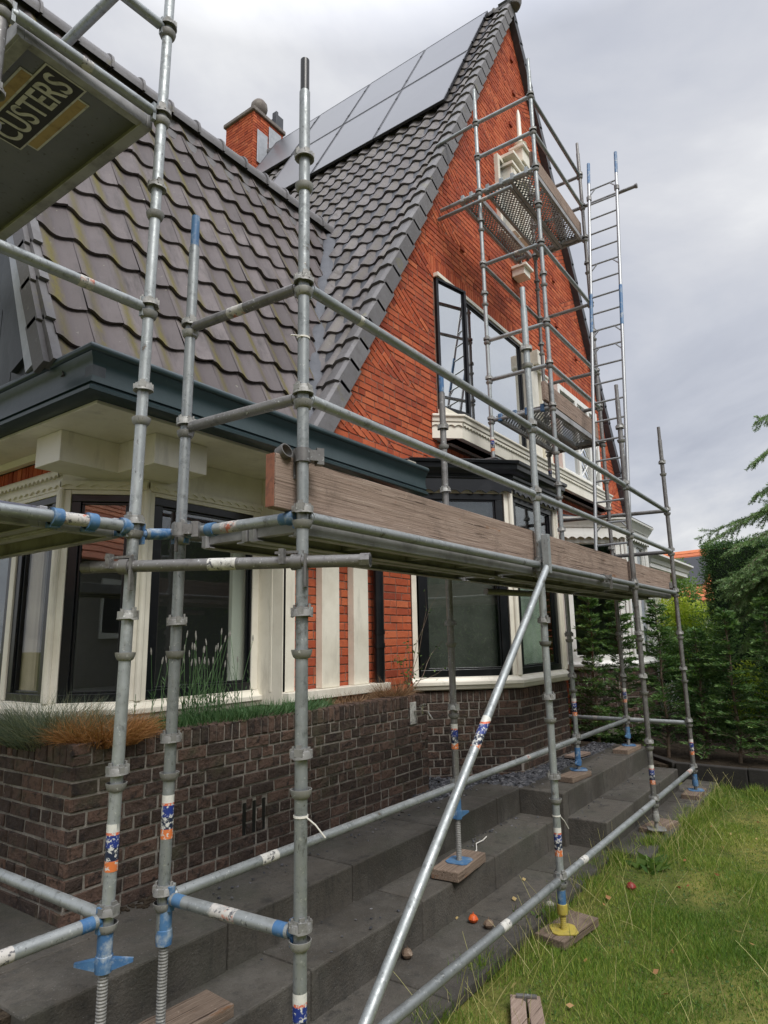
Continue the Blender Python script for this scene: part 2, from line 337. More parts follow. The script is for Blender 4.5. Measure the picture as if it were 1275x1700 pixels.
def sticker(name):
    """peeling tube label: white top with red flashes, blue body with pale vertical writing, orange foot"""
    m, t, out = nt(name); N = NT(t)
    g = N.n('TexCoord').outputs['Generated']; s = N.n('SeparateXYZ', {0: g}); co = N.n('TexCoord').outputs['Object']
    oi = N.n('ObjectInfo').outputs['Random']
    sh = N.n('VectorMath', {0: co, 1: N.n('CombineXYZ', {2: N.math('MULTIPLY', oi, 17.0)}).outputs[0]}, operation='ADD').outputs[0]
    c = N.ramp(s.outputs[2], [(0, (.62, .17, .05)), (.22, (.02, .035, .15)), (.23, (.012, .02, .05)), (.5, (.015, .035, .20)), (.76, (.62, .14, .07)), (.82, (.66, .65, .60))])
    c.node.color_ramp.interpolation = 'CONSTANT'
    pe = N.ramp(N.noise(sh, 60, 5, .7), [(.53, (0, 0, 0)), (.56, (1, 1, 1))])
    c = N.mix(pe, c, (.58, .58, .55))
    p = N.n('BsdfPrincipled', {'Base Color': c, 'Roughness': .45})
    t.links.new(p.outputs[0], out.inputs[0]); return m
M['sticker'] = sticker('tube_sticker')
M['sticker_white'] = material('worn_white_label', (.58, .57, .53), .5, var=[(35, (.10, .10, .11), .56, .60), (22, (.42, .41, .38), .5, .6)])
M['sticker_red'] = material('worn_red_label', (.50, .48, .45), .5, var=[(11, (.46, .13, .07), .58, .63), (50, (.10, .10, .11), .54, .60), (24, (.34, .34, .33), .52, .6)])

M['needle'] = leafmat('needle', [(0, (.028, .065, .025)), (.5, (.085, .165, .058)), (1, (.20, .32, .105))], .25)
M['conifer'] = leafmat('conifer_leaf', [(0, (.026, .066, .022)), (.5, (.09, .175, .058)), (.85, (.19, .30, .095)), (1, (.31, .41, .13))], .25)
M['spruce'] = leafmat('spruce_needle', [(0, (.055, .11, .05)), (.5, (.175, .285, .13)), (1, (.33, .46, .22))], .25)
M['lime'] = leafmat('lime_leaf', [(0, (.13, .20, .025)), (.5, (.28, .36, .04)), (1, (.45, .50, .08))], .4)
M['shrub'] = leafmat('shrub_leaf', [(0, (.025, .065, .02)), (.5, (.07, .14, .04)), (1, (.16, .24, .065))], .35)
M['grass'] = leafmat('grass_blade', [(0, (.055, .12, .018)), (.35, (.12, .21, .032)), (.6, (.21, .29, .048)), (.82, (.36, .375, .09)), (1, (.50, .44, .19))], .3)
M['straw'] = leafmat('dry_straw', [(0, (.36, .30, .12)), (.5, (.46, .44, .16)), (1, (.62, .54, .30))], .2)
M['bluegrass'] = leafmat('blue_fescue', [(0, (.06, .085, .06)), (.6, (.14, .18, .13)), (1, (.28, .27, .16))], .2)
M['orangegrass'] = leafmat('orange_sedge', [(0, (.20, .085, .03)), (.5, (.36, .17, .06)), (1, (.50, .28, .12))], .2)
M['browngrass'] = leafmat('brown_sedge', [(0, (.15, .08, .045)), (.5, (.26, .15, .09)), (1, (.42, .28, .17))], .2)
M['lavender'] = leafmat('lavender_leaf', [(0, (.03, .085, .03)), (.5, (.075, .155, .06)), (1, (.15, .24, .12))], .25)
M['seedhead'] = material('seedhead', (.24, .235, .21), .9)
M['deadleaf'] = leafmat('dead_leaf', [(0, (.22, .07, .03)), (.5, (.40, .22, .10)), (1, (.55, .46, .22))], .2)

# ------------------------------------------------------------------ brickwork
def frame(p0, p1, z=0):
    t = (Vector(p1) - Vector(p0)).normalized()
    return Matrix(((t.x, t.y, 0, p0[0]), (t.y, -t.x, 0, p0[1]), (0, 0, 1, z), (0, 0, 0, 1)))
def flen(p0, p1): return (Vector(p1) - Vector(p0)).length

def clip_half(poly, a, b, c):
    """keep a*s + b*z >= c"""
    out = []
    for i in range(len(poly)):
        p, q = poly[i], poly[(i + 1) % len(poly)]
        dp = a * p[0] + b * p[1] - c; dq = a * q[0] + b * q[1] - c
        if dp >= 0: out.append(p)
        if dp * dq < 0:
            k = dp / (dp - dq); out.append((p[0] + (q[0] - p[0]) * k, p[1] + (q[1] - p[1]) * k))
    return out

ROUGH = 1.0
def brick(mb, Mx, poly, d=0.0, tint=None, ins=.005, back=-.03):
    if len(poly) < 3: return
    A = sum(poly[i][0] * poly[(i + 1) % len(poly)][1] - poly[(i + 1) % len(poly)][0] * poly[i][1] for i in range(len(poly))) / 2
    if abs(A) < .00025: return
    cx = sum(p[0] for p in poly) / len(poly); cz = sum(p[1] for p in poly) / len(poly)
    n = len(poly); j = lambda a: (random.random() - .5) * a
    dd = d + j(.005) + .001 * ROUGH; vs = []
    for p in poly:
        v = Vector((p[0] - cx, p[1] - cz)); l = max(v.length, 1e-4); k = max(0, 1 - ins * 1.6 / l)
        vs.append(tuple(Mx @ Vector((cx + v.x * k + j(.003 * ROUGH), dd + j(.0022 * ROUGH), cz + v.y * k + j(.003 * ROUGH)))))
    for p in poly: vs.append(tuple(Mx @ Vector((p[0] + j(.002 * ROUGH), dd - ins, p[1] + j(.002 * ROUGH)))))
    for p in poly: vs.append(tuple(Mx @ Vector((p[0], dd + back, p[1]))))
    fs = [tuple(range(n))]
    for i in range(n):
        k = (i + 1) % n
        fs += [(i, n + i, n + k, k), (n + i, 2 * n + i, 2 * n + k, n + k)]
    mb.add(vs, fs, 0, random.random() if tint is None else tint)

def brick_wall(mb, Mx, s0, s1, z0, z1, holes=(), pitch=.0745, L=.205, J=.011, half=None, d=0.0):
    n = max(1, round((z1 - z0) / pitch)); ph = (z1 - z0) / n
    for k in range(n):
        za = z0 + k * ph + J / 2; zb = z0 + (k + 1) * ph - J / 2
        s = s0 - (L / 2 if k % 2 else 0) - random.choice((0, .05, .1)) * (s1 - s0 > 1)
        first = True
        while s < s1:
            ln = L if random.random() < (.66 if ROUGH < 1.5 else .52) else L / 2 - J / 2
            a, b = max(s, s0), min(s + ln, s1)
            if b - a > .025:
                segs = [(a, b)]
                for h in holes:
                    if zb > h[2] + .01 and za < h[3] - .01:
                        ns = []
                        for p, q in segs:
                            if q <= h[0] or p >= h[1]: ns.append((p, q)); continue
                            if p < h[0] - .02: ns.append((p, h[0]))
                            if q > h[1] + .02: ns.append((h[1], q))
                        segs = ns
                for p, q in segs:
                    poly = [(p, za), (q, za), (q, zb), (p, zb)]
                    for h in (half or ()):
                        if callable(h): poly = h(poly)
                        else: poly = clip_half(poly, *h)
                        if not poly: break
                    if poly: brick(mb, Mx, poly, d)
            s += ln + J

def soldiers(mb, Mx, s0, s1, z0, z1, w=.064, d=0.0, J=.010):
    n = max(1, round((s1 - s0) / w)); w = (s1 - s0) / n
    for k in range(n): brick(mb, Mx, [(s0 + k * w + J / 2, z0), (s0 + (k + 1) * w - J / 2, z0), (s0 + (k + 1) * w - J / 2, z1), (s0 + k * w + J / 2, z1)], d)

# ------------------------------------------------------------------ levels and plan
LAWN, PAVE, T1, T2 = -1.86, -1.80, -1.575, -1.362
YG = 3.77                       # plane of the big gable
APX, APZ, EAX, EAZ = 9.43, 11.19, 4.26, 1.90
SL = (APZ - EAZ) / (APX - EAX)

house = empty('brick_house', 'red brick house with steep grey tiled gable roof, cream bay windows and dark green gutter', 'house', (7, 5, T2))

# ---- gable wall
G = frame((0, YG), (1, YG))
mb = MB()
holesG = [(6.45, 9.05, 2.3, 4.5), (6.35, 9.08, 4.49, 4.735), (10.4, 12.5, 2.3, 4.30), (10.3, 12.6, 4.29, 4.53), (8.52, 9.38, 6.2, 7.53)]
PHG = (APZ - 1.90) / round((APZ - 1.90) / .0745)
cs = 1 / math.sqrt(1 + SL * SL); sn = SL * cs
wedge_L = 7 * PHG / sn; wedge_gap = 4 * PHG / sn
wedges = []
a = 1 * PHG / sn
RLEN = math.hypot(APX - EAX, APZ - EAZ)
while a + wedge_L < RLEN - .9:
    wedges.append(a); a += wedge_L + wedge_gap
def left_cut(poly): return clip_half(poly, SL, -1, SL * EAX - EAZ + .02)
def tri_of(a, side):
    A = (EAX + cs * a, EAZ + sn * a); B = (EAX + cs * (a + wedge_L), EAZ + sn * (a + wedge_L))
    C = (A[0] + wedge_L / cs, A[1])
    T = [A, C, B]
    if side > 0: T = [(2 * APX - p[0], p[1]) for p in T][::-1]
    return T
tris = [(tri_of(a, -1), -1) for a in wedges] + [(tri_of(a, 1), 1) for a in wedges]
def wedge_cut(poly):
    zc = sum(p[1] for p in poly) / len(poly); xc = sum(p[0] for p in poly) / len(poly)
    for a in wedges:
        za = EAZ + sn * a; zb = EAZ + sn * (a + wedge_L)
        if za + .004 < zc < zb - .004:
            # the sloping inner side B-C of the triangle is perpendicular to the rake
            Bx = EAX + cs * (a + wedge_L); Bz = zb
            if xc < APX: poly = clip_half(poly, cs, sn, cs * Bx + sn * Bz + .005)
            else: poly = clip_half(poly, -cs, sn, -cs * (2 * APX - Bx) + sn * Bz + .005)
            break
    return poly
halfG = [(-SL, 1, -SL * APX + APZ), ]
def rake_cut(poly):
    poly = clip_half(poly, SL, -1, SL * EAX - EAZ)
    return clip_half(poly, -SL, -1, -SL * (2 * APX - EAX) - EAZ) if poly else poly
brick_wall(mb, G, EAX, 2 * APX - EAX, 1.90, APZ, holes=holesG, half=[rake_cut, wedge_cut])
for a in wedges:
    A = Vector((EAX + cs * a, EAZ + sn * a)); along = Vector((cs, sn)); inn = Vector((sn, -cs))
    T = tri_of(a, -1)
    for side in (-1, 1):
        k = 0
        while k * .0745 < wedge_L:
            u0 = k * .0745 + .005; u1 = u0 + .0645; b = -.02 - (.1 if k % 2 else 0)
            while b < wedge_L * 2.4:
                ln = .205
                P = [A + along * u + inn * v for u, v in ((u0, b), (u0, b + ln), (u1, b + ln), (u1, b))]
                poly = [(p.x, p.y) for p in P]
                poly = clip_half(poly, SL, -1, SL * EAX - EAZ)
                if poly: poly = clip_half(poly, 0, 1, A.y + .004)
                if poly: poly = clip_half(poly, -cs, -sn, -(cs * (A.x + cs * wedge_L) + sn * (A.y + sn * wedge_L)))
                if poly:
                    for h in holesG:
                        xc = sum(p[0] for p in poly) / len(poly); zc = sum(p[1] for p in poly) / len(poly)
                        if h[0] < xc < h[1] and h[2] < zc < h[3]: poly = None; break
                if poly:
                    if side > 0: poly = [(2 * APX - x, z) for x, z in poly][::-1]
                    brick(mb, G, poly)
                b += ln + .01
            k += 1
soldiers(mb, G, 6.35, 9.08, 4.50, 4.735); soldiers(mb, G, 10.3, 12.6, 4.30, 4.53)
# dark headers sticking out of the plain face
for (x, z) in [(8.1, 5.5), (8.1, 6.4), (8.1, 7.3), (10.75, 5.5), (10.75, 6.4), (9.43, 9.4), (9.43, 10.1), (9.2, 8.6), (7.2, 5.2), (11.7, 5.2)]:
    brick(mb, G, [(x, z), (x + .1, z), (x + .1, z + .06), (x, z + .06)], .03, 0.0)
# brickwork between and beside the bays
def low(x0, x1, z0, z1, d=0): brick_wall(mb, G, x0, x1, z0, z1, d=d)
low(3.9, 5.30, -.52, 1.9, -.08); low(5.28, 5.76, -.52, 1.9, 0); low(8.72, 10.18, -1.4, 1.9); low(13.16, 14.6, -1.4, 1.9)
gw = mb.build('gable_wall', M['red_brick'], house)
mb = MB()
def gp(x, z, y): return (x, y, z)
for pts in ([(EAX, EAZ), (2 * APX - EAX, EAZ), (APX, APZ)],):
    mb.add([gp(x, z, YG + .006) for x, z in pts] + [gp(x, z, YG + .2) for x, z in pts], [(0, 1, 2), (5, 4, 3), (0, 3, 4, 1), (1, 4, 5, 2), (2, 5, 3, 0)])
for x0, x1, y in ((3.88, 5.29, YG + .086), (5.27, 5.77, YG + .006), (8.70, 10.2, YG + .006), (13.14, 14.62, YG + .006)):
    mb.box(x0, x1, y, y + .2, -1.5, EAZ - .002)
mb.build('mortar_bed', M['red_mortar'], gw)
mb = MB()
mb.box(14.4, 14.6, YG + .21, 13, -1.5, 2.0); mb.box(EAX, 14.6, 12.8, 13, -1.5, 2.0)
mb.add([(EAX, 12.9, EAZ + .1), (14.6, 12.9, EAZ + .1), (APX, 12.9, APZ)], [(0, 1, 2)])
mb.build('rear_wall', M['red_brick'], house)

# ---- tiled roofs
PROF_W = [(0, .043), (.10, .042), (.19, .036), (.29, .024), (.39, .011), (.49, .003), (.59, .0), (.70, .004), (.81, .015), (.91, .031), (1.0, .041)]
PROF_M = [(0, .044), (.09, .046), (.18, .042), (.27, .031), (.37, .015), (.48, .004), (.58, .0), (.69, .003), (.80, .013), (.90, .029), (1.0, .042)]
def tiled(name, mat, org, across, up, ncol, nrow, pitch, gauge, keep, PROF):
    o = Vector(org); ax = Vector(across).normalized(); u = Vector(up).normalized(); n = ax.cross(u).normalized()
    if n.z < 0: n = -n
    vs, fs, tn, ms = [], [], [], []
    k = len(PROF)
    for r in range(nrow):
        for c in range(ncol):
            base = o + ax * (c * pitch) + u * (r * gauge)
            if not keep(base + u * gauge * .5 + ax * pitch * .5): continue
            j = lambda s: (random.random() - .5) * s
            ja, jb, jn, jr = j(.005), j(.020), j(.010), j(.012)
            t = min(1, max(0, random.gauss(.5, .30)))
            i0 = len(vs); m0 = random.random()
            for lip in range(3):
                for s, h in PROF:
                    a_ = ax * (s * pitch * .999 + ja)
                    if lip == 0: p = base + a_ + u * (jb + .004) + n * (h + .008 + jn + jr * s)
                    elif lip == 1: p = base + a_ + u * jb + n * (h + .034 + jn + jr * s)
                    else: p = base + a_ + u * (gauge * 1.04) + n * (h + .002)
                    vs.append(p); tn.append(t)
                    ms.append((max(0, 1 - abs(s - .30) / .26) * (.25 + .75 * m0) if lip else 0) * (1.0 if lip == 1 else .8))
            for q in range(k - 1):
                fs.append((i0 + q, i0 + q + 1, i0 + k + q + 1, i0 + k + q)); fs.append((i0 + k + q, i0 + k + q + 1, i0 + 2 * k + q + 1, i0 + 2 * k + q))
            fs.append((i0 + k - 1, i0 + 2 * k - 1, i0 + 3 * k - 1))
    me = bpy.data.meshes.new(name); me.from_pydata([tuple(v) for v in vs], [], fs); me.materials.append(mat)
    for nm, arr in (('tint', tn), ('moss', ms)):
        a = me.attributes.new(nm, 'FLOAT', 'POINT'); a.data.foreach_set('value', arr)
    fix_normals(me)
    me.polygons.foreach_set('use_smooth', [True] * len(me.polygons)); me.set_sharp_from_angle(angle=R_(35))
    ob = bpy.data.objects.new(name, me); link(ob); put(ob, house); return ob

WS, WY0, WZ0, WRY, WRZ = 2.45, 3.88, 1.99, 5.33, 5.56          # front slope of the low wing
wz = lambda y: WZ0 + WS * (y - WY0)
mz = lambda x: SL * x + (EAZ - SL * EAX)
VX0 = 1.86
lw = math.hypot(1, WS); eave_y = 3.695
wing = tiled('wing_roof', M['tile'], (VX0, eave_y, wz(eave_y)), (1, 0, 0), (0, 1, WS), 19, 14, .262, (WRY - eave_y) * lw / 12.85,
             lambda p: p.z < WRZ + .02 and mz(p.x) < wz(p.y) + .30 and p.x < 6.6, PROF_W)
lm = math.hypot(1, SL)
main = tiled('main_roof', M['tile_main'], (EAX - .05, 12.9, mz(EAX - .05)), (0, -1, 0), (1, 0, SL), 37, 35, .249, (APX - EAX + .05) * lm / 34.6,
             lambda p: p.y > YG - .02 and p.x < APX and (p.y > 2 * WRY - WY0 - .2 or wz(min(p.y, WRY)) < mz(p.x) + .42 if p.y < 2 * WRY - WY0 else True), PROF_M)
# roof undersides and hidden slopes
mb = MB()
def quad(mb, pts, th=.05, m=0):
    a, b, c = Vector(pts[0]), Vector(pts[1]), Vector(pts[2]); n = (b - a).cross(c - a).normalized() * th
    vs = [tuple(Vector(p)) for p in pts] + [tuple(Vector(p) - n) for p in pts]; k = len(pts)
    mb.add(vs, [tuple(range(k)), tuple(range(2 * k - 1, k - 1, -1))] + [(i, (i + 1) % k, k + (i + 1) % k, k + i) for i in range(k)], m)
quad(mb, [(EAX, YG + .03, EAZ - .06), (EAX, 12.95, EAZ - .06), (APX, 12.95, APZ - .06), (APX, YG + .03, APZ - .06)])
quad(mb, [(14.75, YG - .02, EAZ - .2), (APX, YG - .02, APZ + .03), (APX, 13, APZ + .03), (14.75, 13, EAZ - .2)])
mb.build('roof_deck', M['lead'], main)
mb = MB()
quad(mb, [(VX0 + .12, eave_y + .05, wz(eave_y + .05) - .05), (4.3, eave_y + .05, wz(eave_y + .05) - .05), (6.3, WRY, WRZ - .05), (VX0 + .12, WRY, WRZ - .05)])
quad(mb, [(VX0 + .05, WRY, WRZ), (6.3, WRY, WRZ), (4.3, 2 * WRY - eave_y, wz(eave_y)), (VX0 + .05, 2 * WRY - eave_y, wz(eave_y))])
mb.build('roof_deck', M['lead'], wing)
# ridge caps
def ridge_caps(parent, p0, p1, r, L, name='ridge_tile'):
    p0 = Vector(p0); p1 = Vector(p1); d = (p1 - p0); n = int(d.length / L); d.normalize()
    s = d.cross(Vector((0, 0, 1))); mb = MB()
    for k in range(n):
        t = random.random()
        for (a, b, ra, rb) in ((0, .07, r * 1.16, r * 1.14), (.07, 1.1, r * 1.02, r * .95)):
            vs = []
            for f, rr in ((a, ra), (b, rb)):
                for i in range(11):
                    an = math.pi * (i / 10) * 1.16 - .25
                    vs.append(tuple(p0 + d * (L * (k + f)) + s * (rr * math.cos(an)) + Vector((0, 0, rr * math.sin(an)))))
            m = len(vs) // 2
            fs = [(i, i + 1, m + i + 1, m + i) for i in range(m - 1)] + [tuple(range(m)), tuple(range(2 * m - 1, m - 1, -1))]
            mb.add(vs, fs, 0, t)
    return mb.build(name, M['ridge'], parent, smooth=True)
ridge_caps(wing, (6.35, WRY, WRZ - .045), (1.75, WRY, WRZ - .045), .155, .345)
ridge_caps(main, (APX, YG - .16, APZ - .03), (APX, 13, APZ - .03), .12, .36)
mb = MB(); mb.lathe([(.02, 0), (.12, .03), (.15, .12), (.12, .22), (.05, .26)], (APX, YG - .14, APZ - .10), 14)
mb.build('ridge_end', M['ridge'], main, smooth=True)
mb = MB()
for sg in (-1, 1):
    quad(mb, [(VX0 + .02, WRY + sg * .17, WRZ - .17 * WS + .03), (6.3, WRY + sg * .17, WRZ - .17 * WS + .03), (6.33, WRY + sg * .05, WRZ + .03), (VX0 + .02, WRY + sg * .05, WRZ + .03)], .03)
mb.build('ridge_bedding', M['ridge'], wing)
mb = MB()   # taller ridge end piece of the wing
mb.box(1.72, 1.98, WRY - .14, WRY + .14, WRZ - .1, WRZ + .22); mb.lathe([(.15, 0), (.16, .12), (.10, .26), (.03, .3)], (1.85, WRY, WRZ + .2), 14)
mb.build('ridge_end', M['ridge'], wing, smooth=True, bevel=.03)
# verge tiles along the gable
def verge(parent, x0, z0, dx, dz, n, y, L, name, w=.2, drop=.17):
    u = Vector((dx, 0, dz)).normalized(); nn = Vector((-u.z, 0, u.x)); nn = nn if nn.z > 0 else -nn
    mb = MB()
    for k in range(n):
        b = Vector((x0, y, z0)) + u * (k * L); lift = .034; t = random.random(); e = L * 1.12
        def pt(a, yy, h): return tuple(b + u * (a + (random.random() - .5) * .006) + Vector((0, yy, 0)) + nn * (h + lift * (1 - a / e)))
        A = [(-.015, -drop), (0, .06)]
        prof = [(0, -drop), (0, .052), (.035, .075), (w * .6, .07), (w, .02), (w, -.02), (.05, .03), (.04, -drop)]
        vs = [pt(0, yy, h) for yy, h in prof] + [pt(e, yy, h) for yy, h in prof]; q = len(prof)
        mb.add(vs, [tuple(range(q)), tuple(range(2 * q - 1, q - 1, -1))] + [(i, (i + 1) % q, q + (i + 1) % q, q + i) for i in range(q)], 0, t)
    return mb.build(name, M['ridge'], parent, smooth=True, angle=30)
NV = 34; LV = RLEN / NV
verge(main, EAX - .06, mz(EAX - .06), 1, SL, NV, YG - .13, LV, 'verge_tile', .24, .13)
mb = MB()
for k in range(30):
    u = Vector((-1, 0, SL)).normalized(); b = Vector((14.72, 0, EAZ - .12)) + u * (k * RLEN / 29.4)
    mb.add([tuple(b + Vector((0, y, 0)) + u * a + Vector((.9, 0, .5)) * h) for a, h in ((0, .03), (.4, 0)) for y, _ in ((YG - .12, 0), (YG + .1, 0))] +
           [tuple(b + Vector((0, y, 0)) + u * a + Vector((.9, 0, .5)) * h) for a, h in ((0, -.12), (.4, -.15)) for y, _ in ((YG - .12, 0), (YG + .1, 0))],
           [(0, 1, 3, 2), (4, 6, 7, 5), (0, 2, 6, 4), (1, 5, 7, 3), (0, 4, 5, 1), (2, 3, 7, 6)], 0, random.random())
mb.build('verge_tile', M['lead'], main)
# left verge of the wing: tile edges, pale barge strip and dark boarded gable
mb = MB(); u = Vector((0, 1, WS)).normalized(); nn = Vector((0, -u.z, u.y))
n = 13; L = (WRY - eave_y) * lw / 12.85
for k in range(13):
    b = Vector((VX0 - .05, 3.735, wz(3.735))) + u * (k * L)
    for (x0, x1, h0, h1, lift) in ((0, .06, -.05, .055, .03), (-.035, 0, -.10, .02, .02)):
        vs = []
        for a_, lf in ((0, lift), (L * 1.1, 0)):
            for x, h in ((x0, h0), (x1, h0), (x1, h1), (x0, h1)): vs.append(tuple(b + u * a_ + Vector((x, 0, 0)) + nn * (h + lf)))
        mb.add(vs, [(0, 1, 2, 3), (7, 6, 5, 4), (0, 4, 5, 1), (1, 5, 6, 2), (2, 6, 7, 3), (3, 7, 4, 0)], 0, random.random())
mb.build('verge_tile', M['ridge'], wing)
mb = MB()
def rakebox(mb, x0, x1, h0, h1, m=0, y0=3.85):
    a, b = Vector((0, y0, wz(y0))), Vector((0, WRY + .05, wz(WRY + .05)))
    vs = [tuple(p + Vector((x, 0, 0)) + nn * h) for p in (a, b) for x, h in ((x0, h0), (x1, h0), (x1, h1), (x0, h1))]
    mb.add(vs, [(0, 1, 2, 3), (7, 6, 5, 4), (0, 4, 5, 1), (1, 5, 6, 2), (2, 6, 7, 3), (3, 7, 4, 0)], m)
rakebox(mb, VX0 - .035, VX0 + .02, -.25, -.115, 0, 3.79)
mb.build('barge_strip', M['lead_pale'], wing)
mb = MB()
mb.add([(VX0 + .03, 3.80, 1.66), (VX0 + .03, WRY, 1.66), (VX0 + .03, WRY, WRZ - .1), (VX0 + .03, 3.80, wz(3.80) - .1)], [(0, 1, 2, 3)])
mb.add([(VX0 + .03, 2 * WRY - 3.72, 1.66), (VX0 + .03, WRY, 1.66), (VX0 + .03, WRY, WRZ - .1), (VX0 + .03, 2 * WRY - 3.72, wz(3.72) - .1)], [(0, 1, 2, 3)])
for k in range(14): mb.box(VX0 + .008, VX0 + .029, 3.9 + k * .21, 3.9 + k * .21 + .2, 1.66, min(wz(3.9 + k * .21), wz(2 * WRY - 3.9 - k * .21 - .2)) - .42)
rakebox(mb, VX0 - .03, VX0 + .009, -.42, -.255, 0, 3.84)
mb.build('boarded_gable', M['dark_board'], house)
# valley lead
mb = MB()
V = [Vector(p) for p in ((4.24, 3.80, 1.86), (4.40, 3.93, 2.16), (4.62, 4.10, 2.55), (5.05, 4.43, 3.32), (5.42, 4.67, 3.99), (5.87, 4.97, 4.79), (6.30, 5.30, 5.56))]
ww = Vector((.75, -.66, 0)).normalized()
vs = []
for p in V:
    for s_, h in ((-.085, .045), (-.03, .075), (.03, .07), (.10, .055)): vs.append(tuple(p + ww * s_ + Vector((-.035, -.025, h + .022))))
mb.add(vs, [(4 * i + j, 4 * i + j + 1, 4 * i + j + 5, 4 * i + j + 4) for i in range(len(V) - 1) for j in range(3)])
mb.build('valley_flashing', M['lead'], wing, smooth=True)

# ---- gutter
GUT = [(0, 1.40), (.11, 1.395), (.128, 1.405), (.130, 1.425), (.115, 1.437), (.103, 1.440), (.100, 1.452), (.112, 1.458), (.108, 1.475), (.098, 1.51), (.098, 1.55), (.108, 1.59), (.128, 1.618), (.130, 1.628), (.142, 1.634), (.148, 1.655), (.138, 1.675), (.118, 1.68), (.10, 1.665), (0, 1.655)]
GX, GY = 1.975, 3.435
mb = MB(); mb.sweep(GUT, [(GX, 8.5), (GX, GY), (5.42, GY)])
gut = mb.build('gutter', M['teal'], house, smooth=True, angle=50)
mb = MB(); mb.box(GX - .101, GX - .02, GY - .101, GY - .02, 1.465, 1.60); mb.build('corner_patch', M['dark_board'], gut, bevel=.002)
mb = MB(); mb.box(5.45, 5.60, 3.55, 3.74, 1.70, 1.82); mb.tube((5.44, 3.62, 1.72), (5.9, 3.66, 1.755), .012)
mb.build('gutter_block', M['pebble'], gut, bevel=.01)
# soffit and corner blocks
mb = MB()
mb.box(GX - .01, 5.40, GY - .01, 4.6, 1.375, 1.398); mb.box(GX - .009, 2.9, 4.6, 8.5, 1.376, 1.397)
mb.box(2.50, 2.93, 3.62, 4.05, 1.165, 1.374); mb.box(2.085, 2.94, 4.03, 4.34, 1.166, 1.374)
mb.build('soffit', M['cream'], house, bevel=.004)

# ---- windows in a vertical plane from p0 to p1
def pane_unit(parent, p0, p1, z0, z1, s0, s1, frame_mat, glass_mat, fw=.085, depth=.06, d=0.0, thin=None, sides=(1, 1)):
    """dark casement s0..s1 wide with its glass"""
    Fm = frame(p0, p1); mb = MB(); e = .0
    mb.box(s0, s1, d - depth, d, z0, z0 + fw, M=Fm); mb.box(s0, s1, d - depth, d, z1 - fw * .8, z1, M=Fm)
    mb.box(s0, s0 + fw * sides[0], d - depth + .001, d - .001, z0 + fw, z1 - fw * .8, M=Fm); mb.box(s1 - fw * sides[1], s1, d - depth + .001, d - .001, z0 + fw, z1 - fw * .8, M=Fm)
    b = .018
    i0, i1, j0, j1 = s0 + fw * sides[0], s1 - fw * sides[1], z0 + fw, z1 - fw * .8
    for q in ((i0, i1, j0, j0 + b), (i0, i1, j1 - b, j1), (i0, i0 + b, j0 + b, j1 - b), (i1 - b, i1, j0 + b, j1 - b)):
        mb.box(q[0], q[1], d - depth + .006, d - .022, q[2], q[3], M=Fm)
    f = mb.build('window_frame', frame_mat, parent, bevel=.004)
    g = MB(); g.box(i0 + .005, i1 - .005, d - depth * .62, d - depth * .62 + .006, j0 + .005, j1 - .005, M=Fm)
    g.build('pane', glass_mat, parent); return f

SILL = lambda z: [(-.08, z - .13), (.02, z - .13), (.035, z - .12), (.05, z - .085), (.06, z - .08), (.06, z - .045), (.03, z - .035), (.012, z - .01), (.012, z), (-.08, z)]
def scallop(mb, path, z0, z1, wl, amp, th=.016, m=0, off=0.0):
    for (a, b) in zip(path[:-1], path[1:]):
        Fm = frame(a, b); L = flen(a, b); n = max(2, int(L / wl)); st = 6
        top = [(i * L / (n * st), z1) for i in range(n * st + 1)]
        bot = [(i * L / (n * st), z0 + amp * abs(math.sin(math.pi * i / st))) for i in range(n * st + 1)]
        k = len(top); vs = [tuple(Fm @ Vector((s, off + d, z))) for d in (0, th) for s, z in top + bot]
        fs = []
        for i in range(k - 1):
            fs += [(i, i + 1, k + i + 1, k + i), (2 * k + i, 3 * k + i, 3 * k + i + 1, 2 * k + i + 1), (k + i, k + i + 1, 3 * k + i + 1, 3 * k + i)]
        mb.add(vs, fs, m)

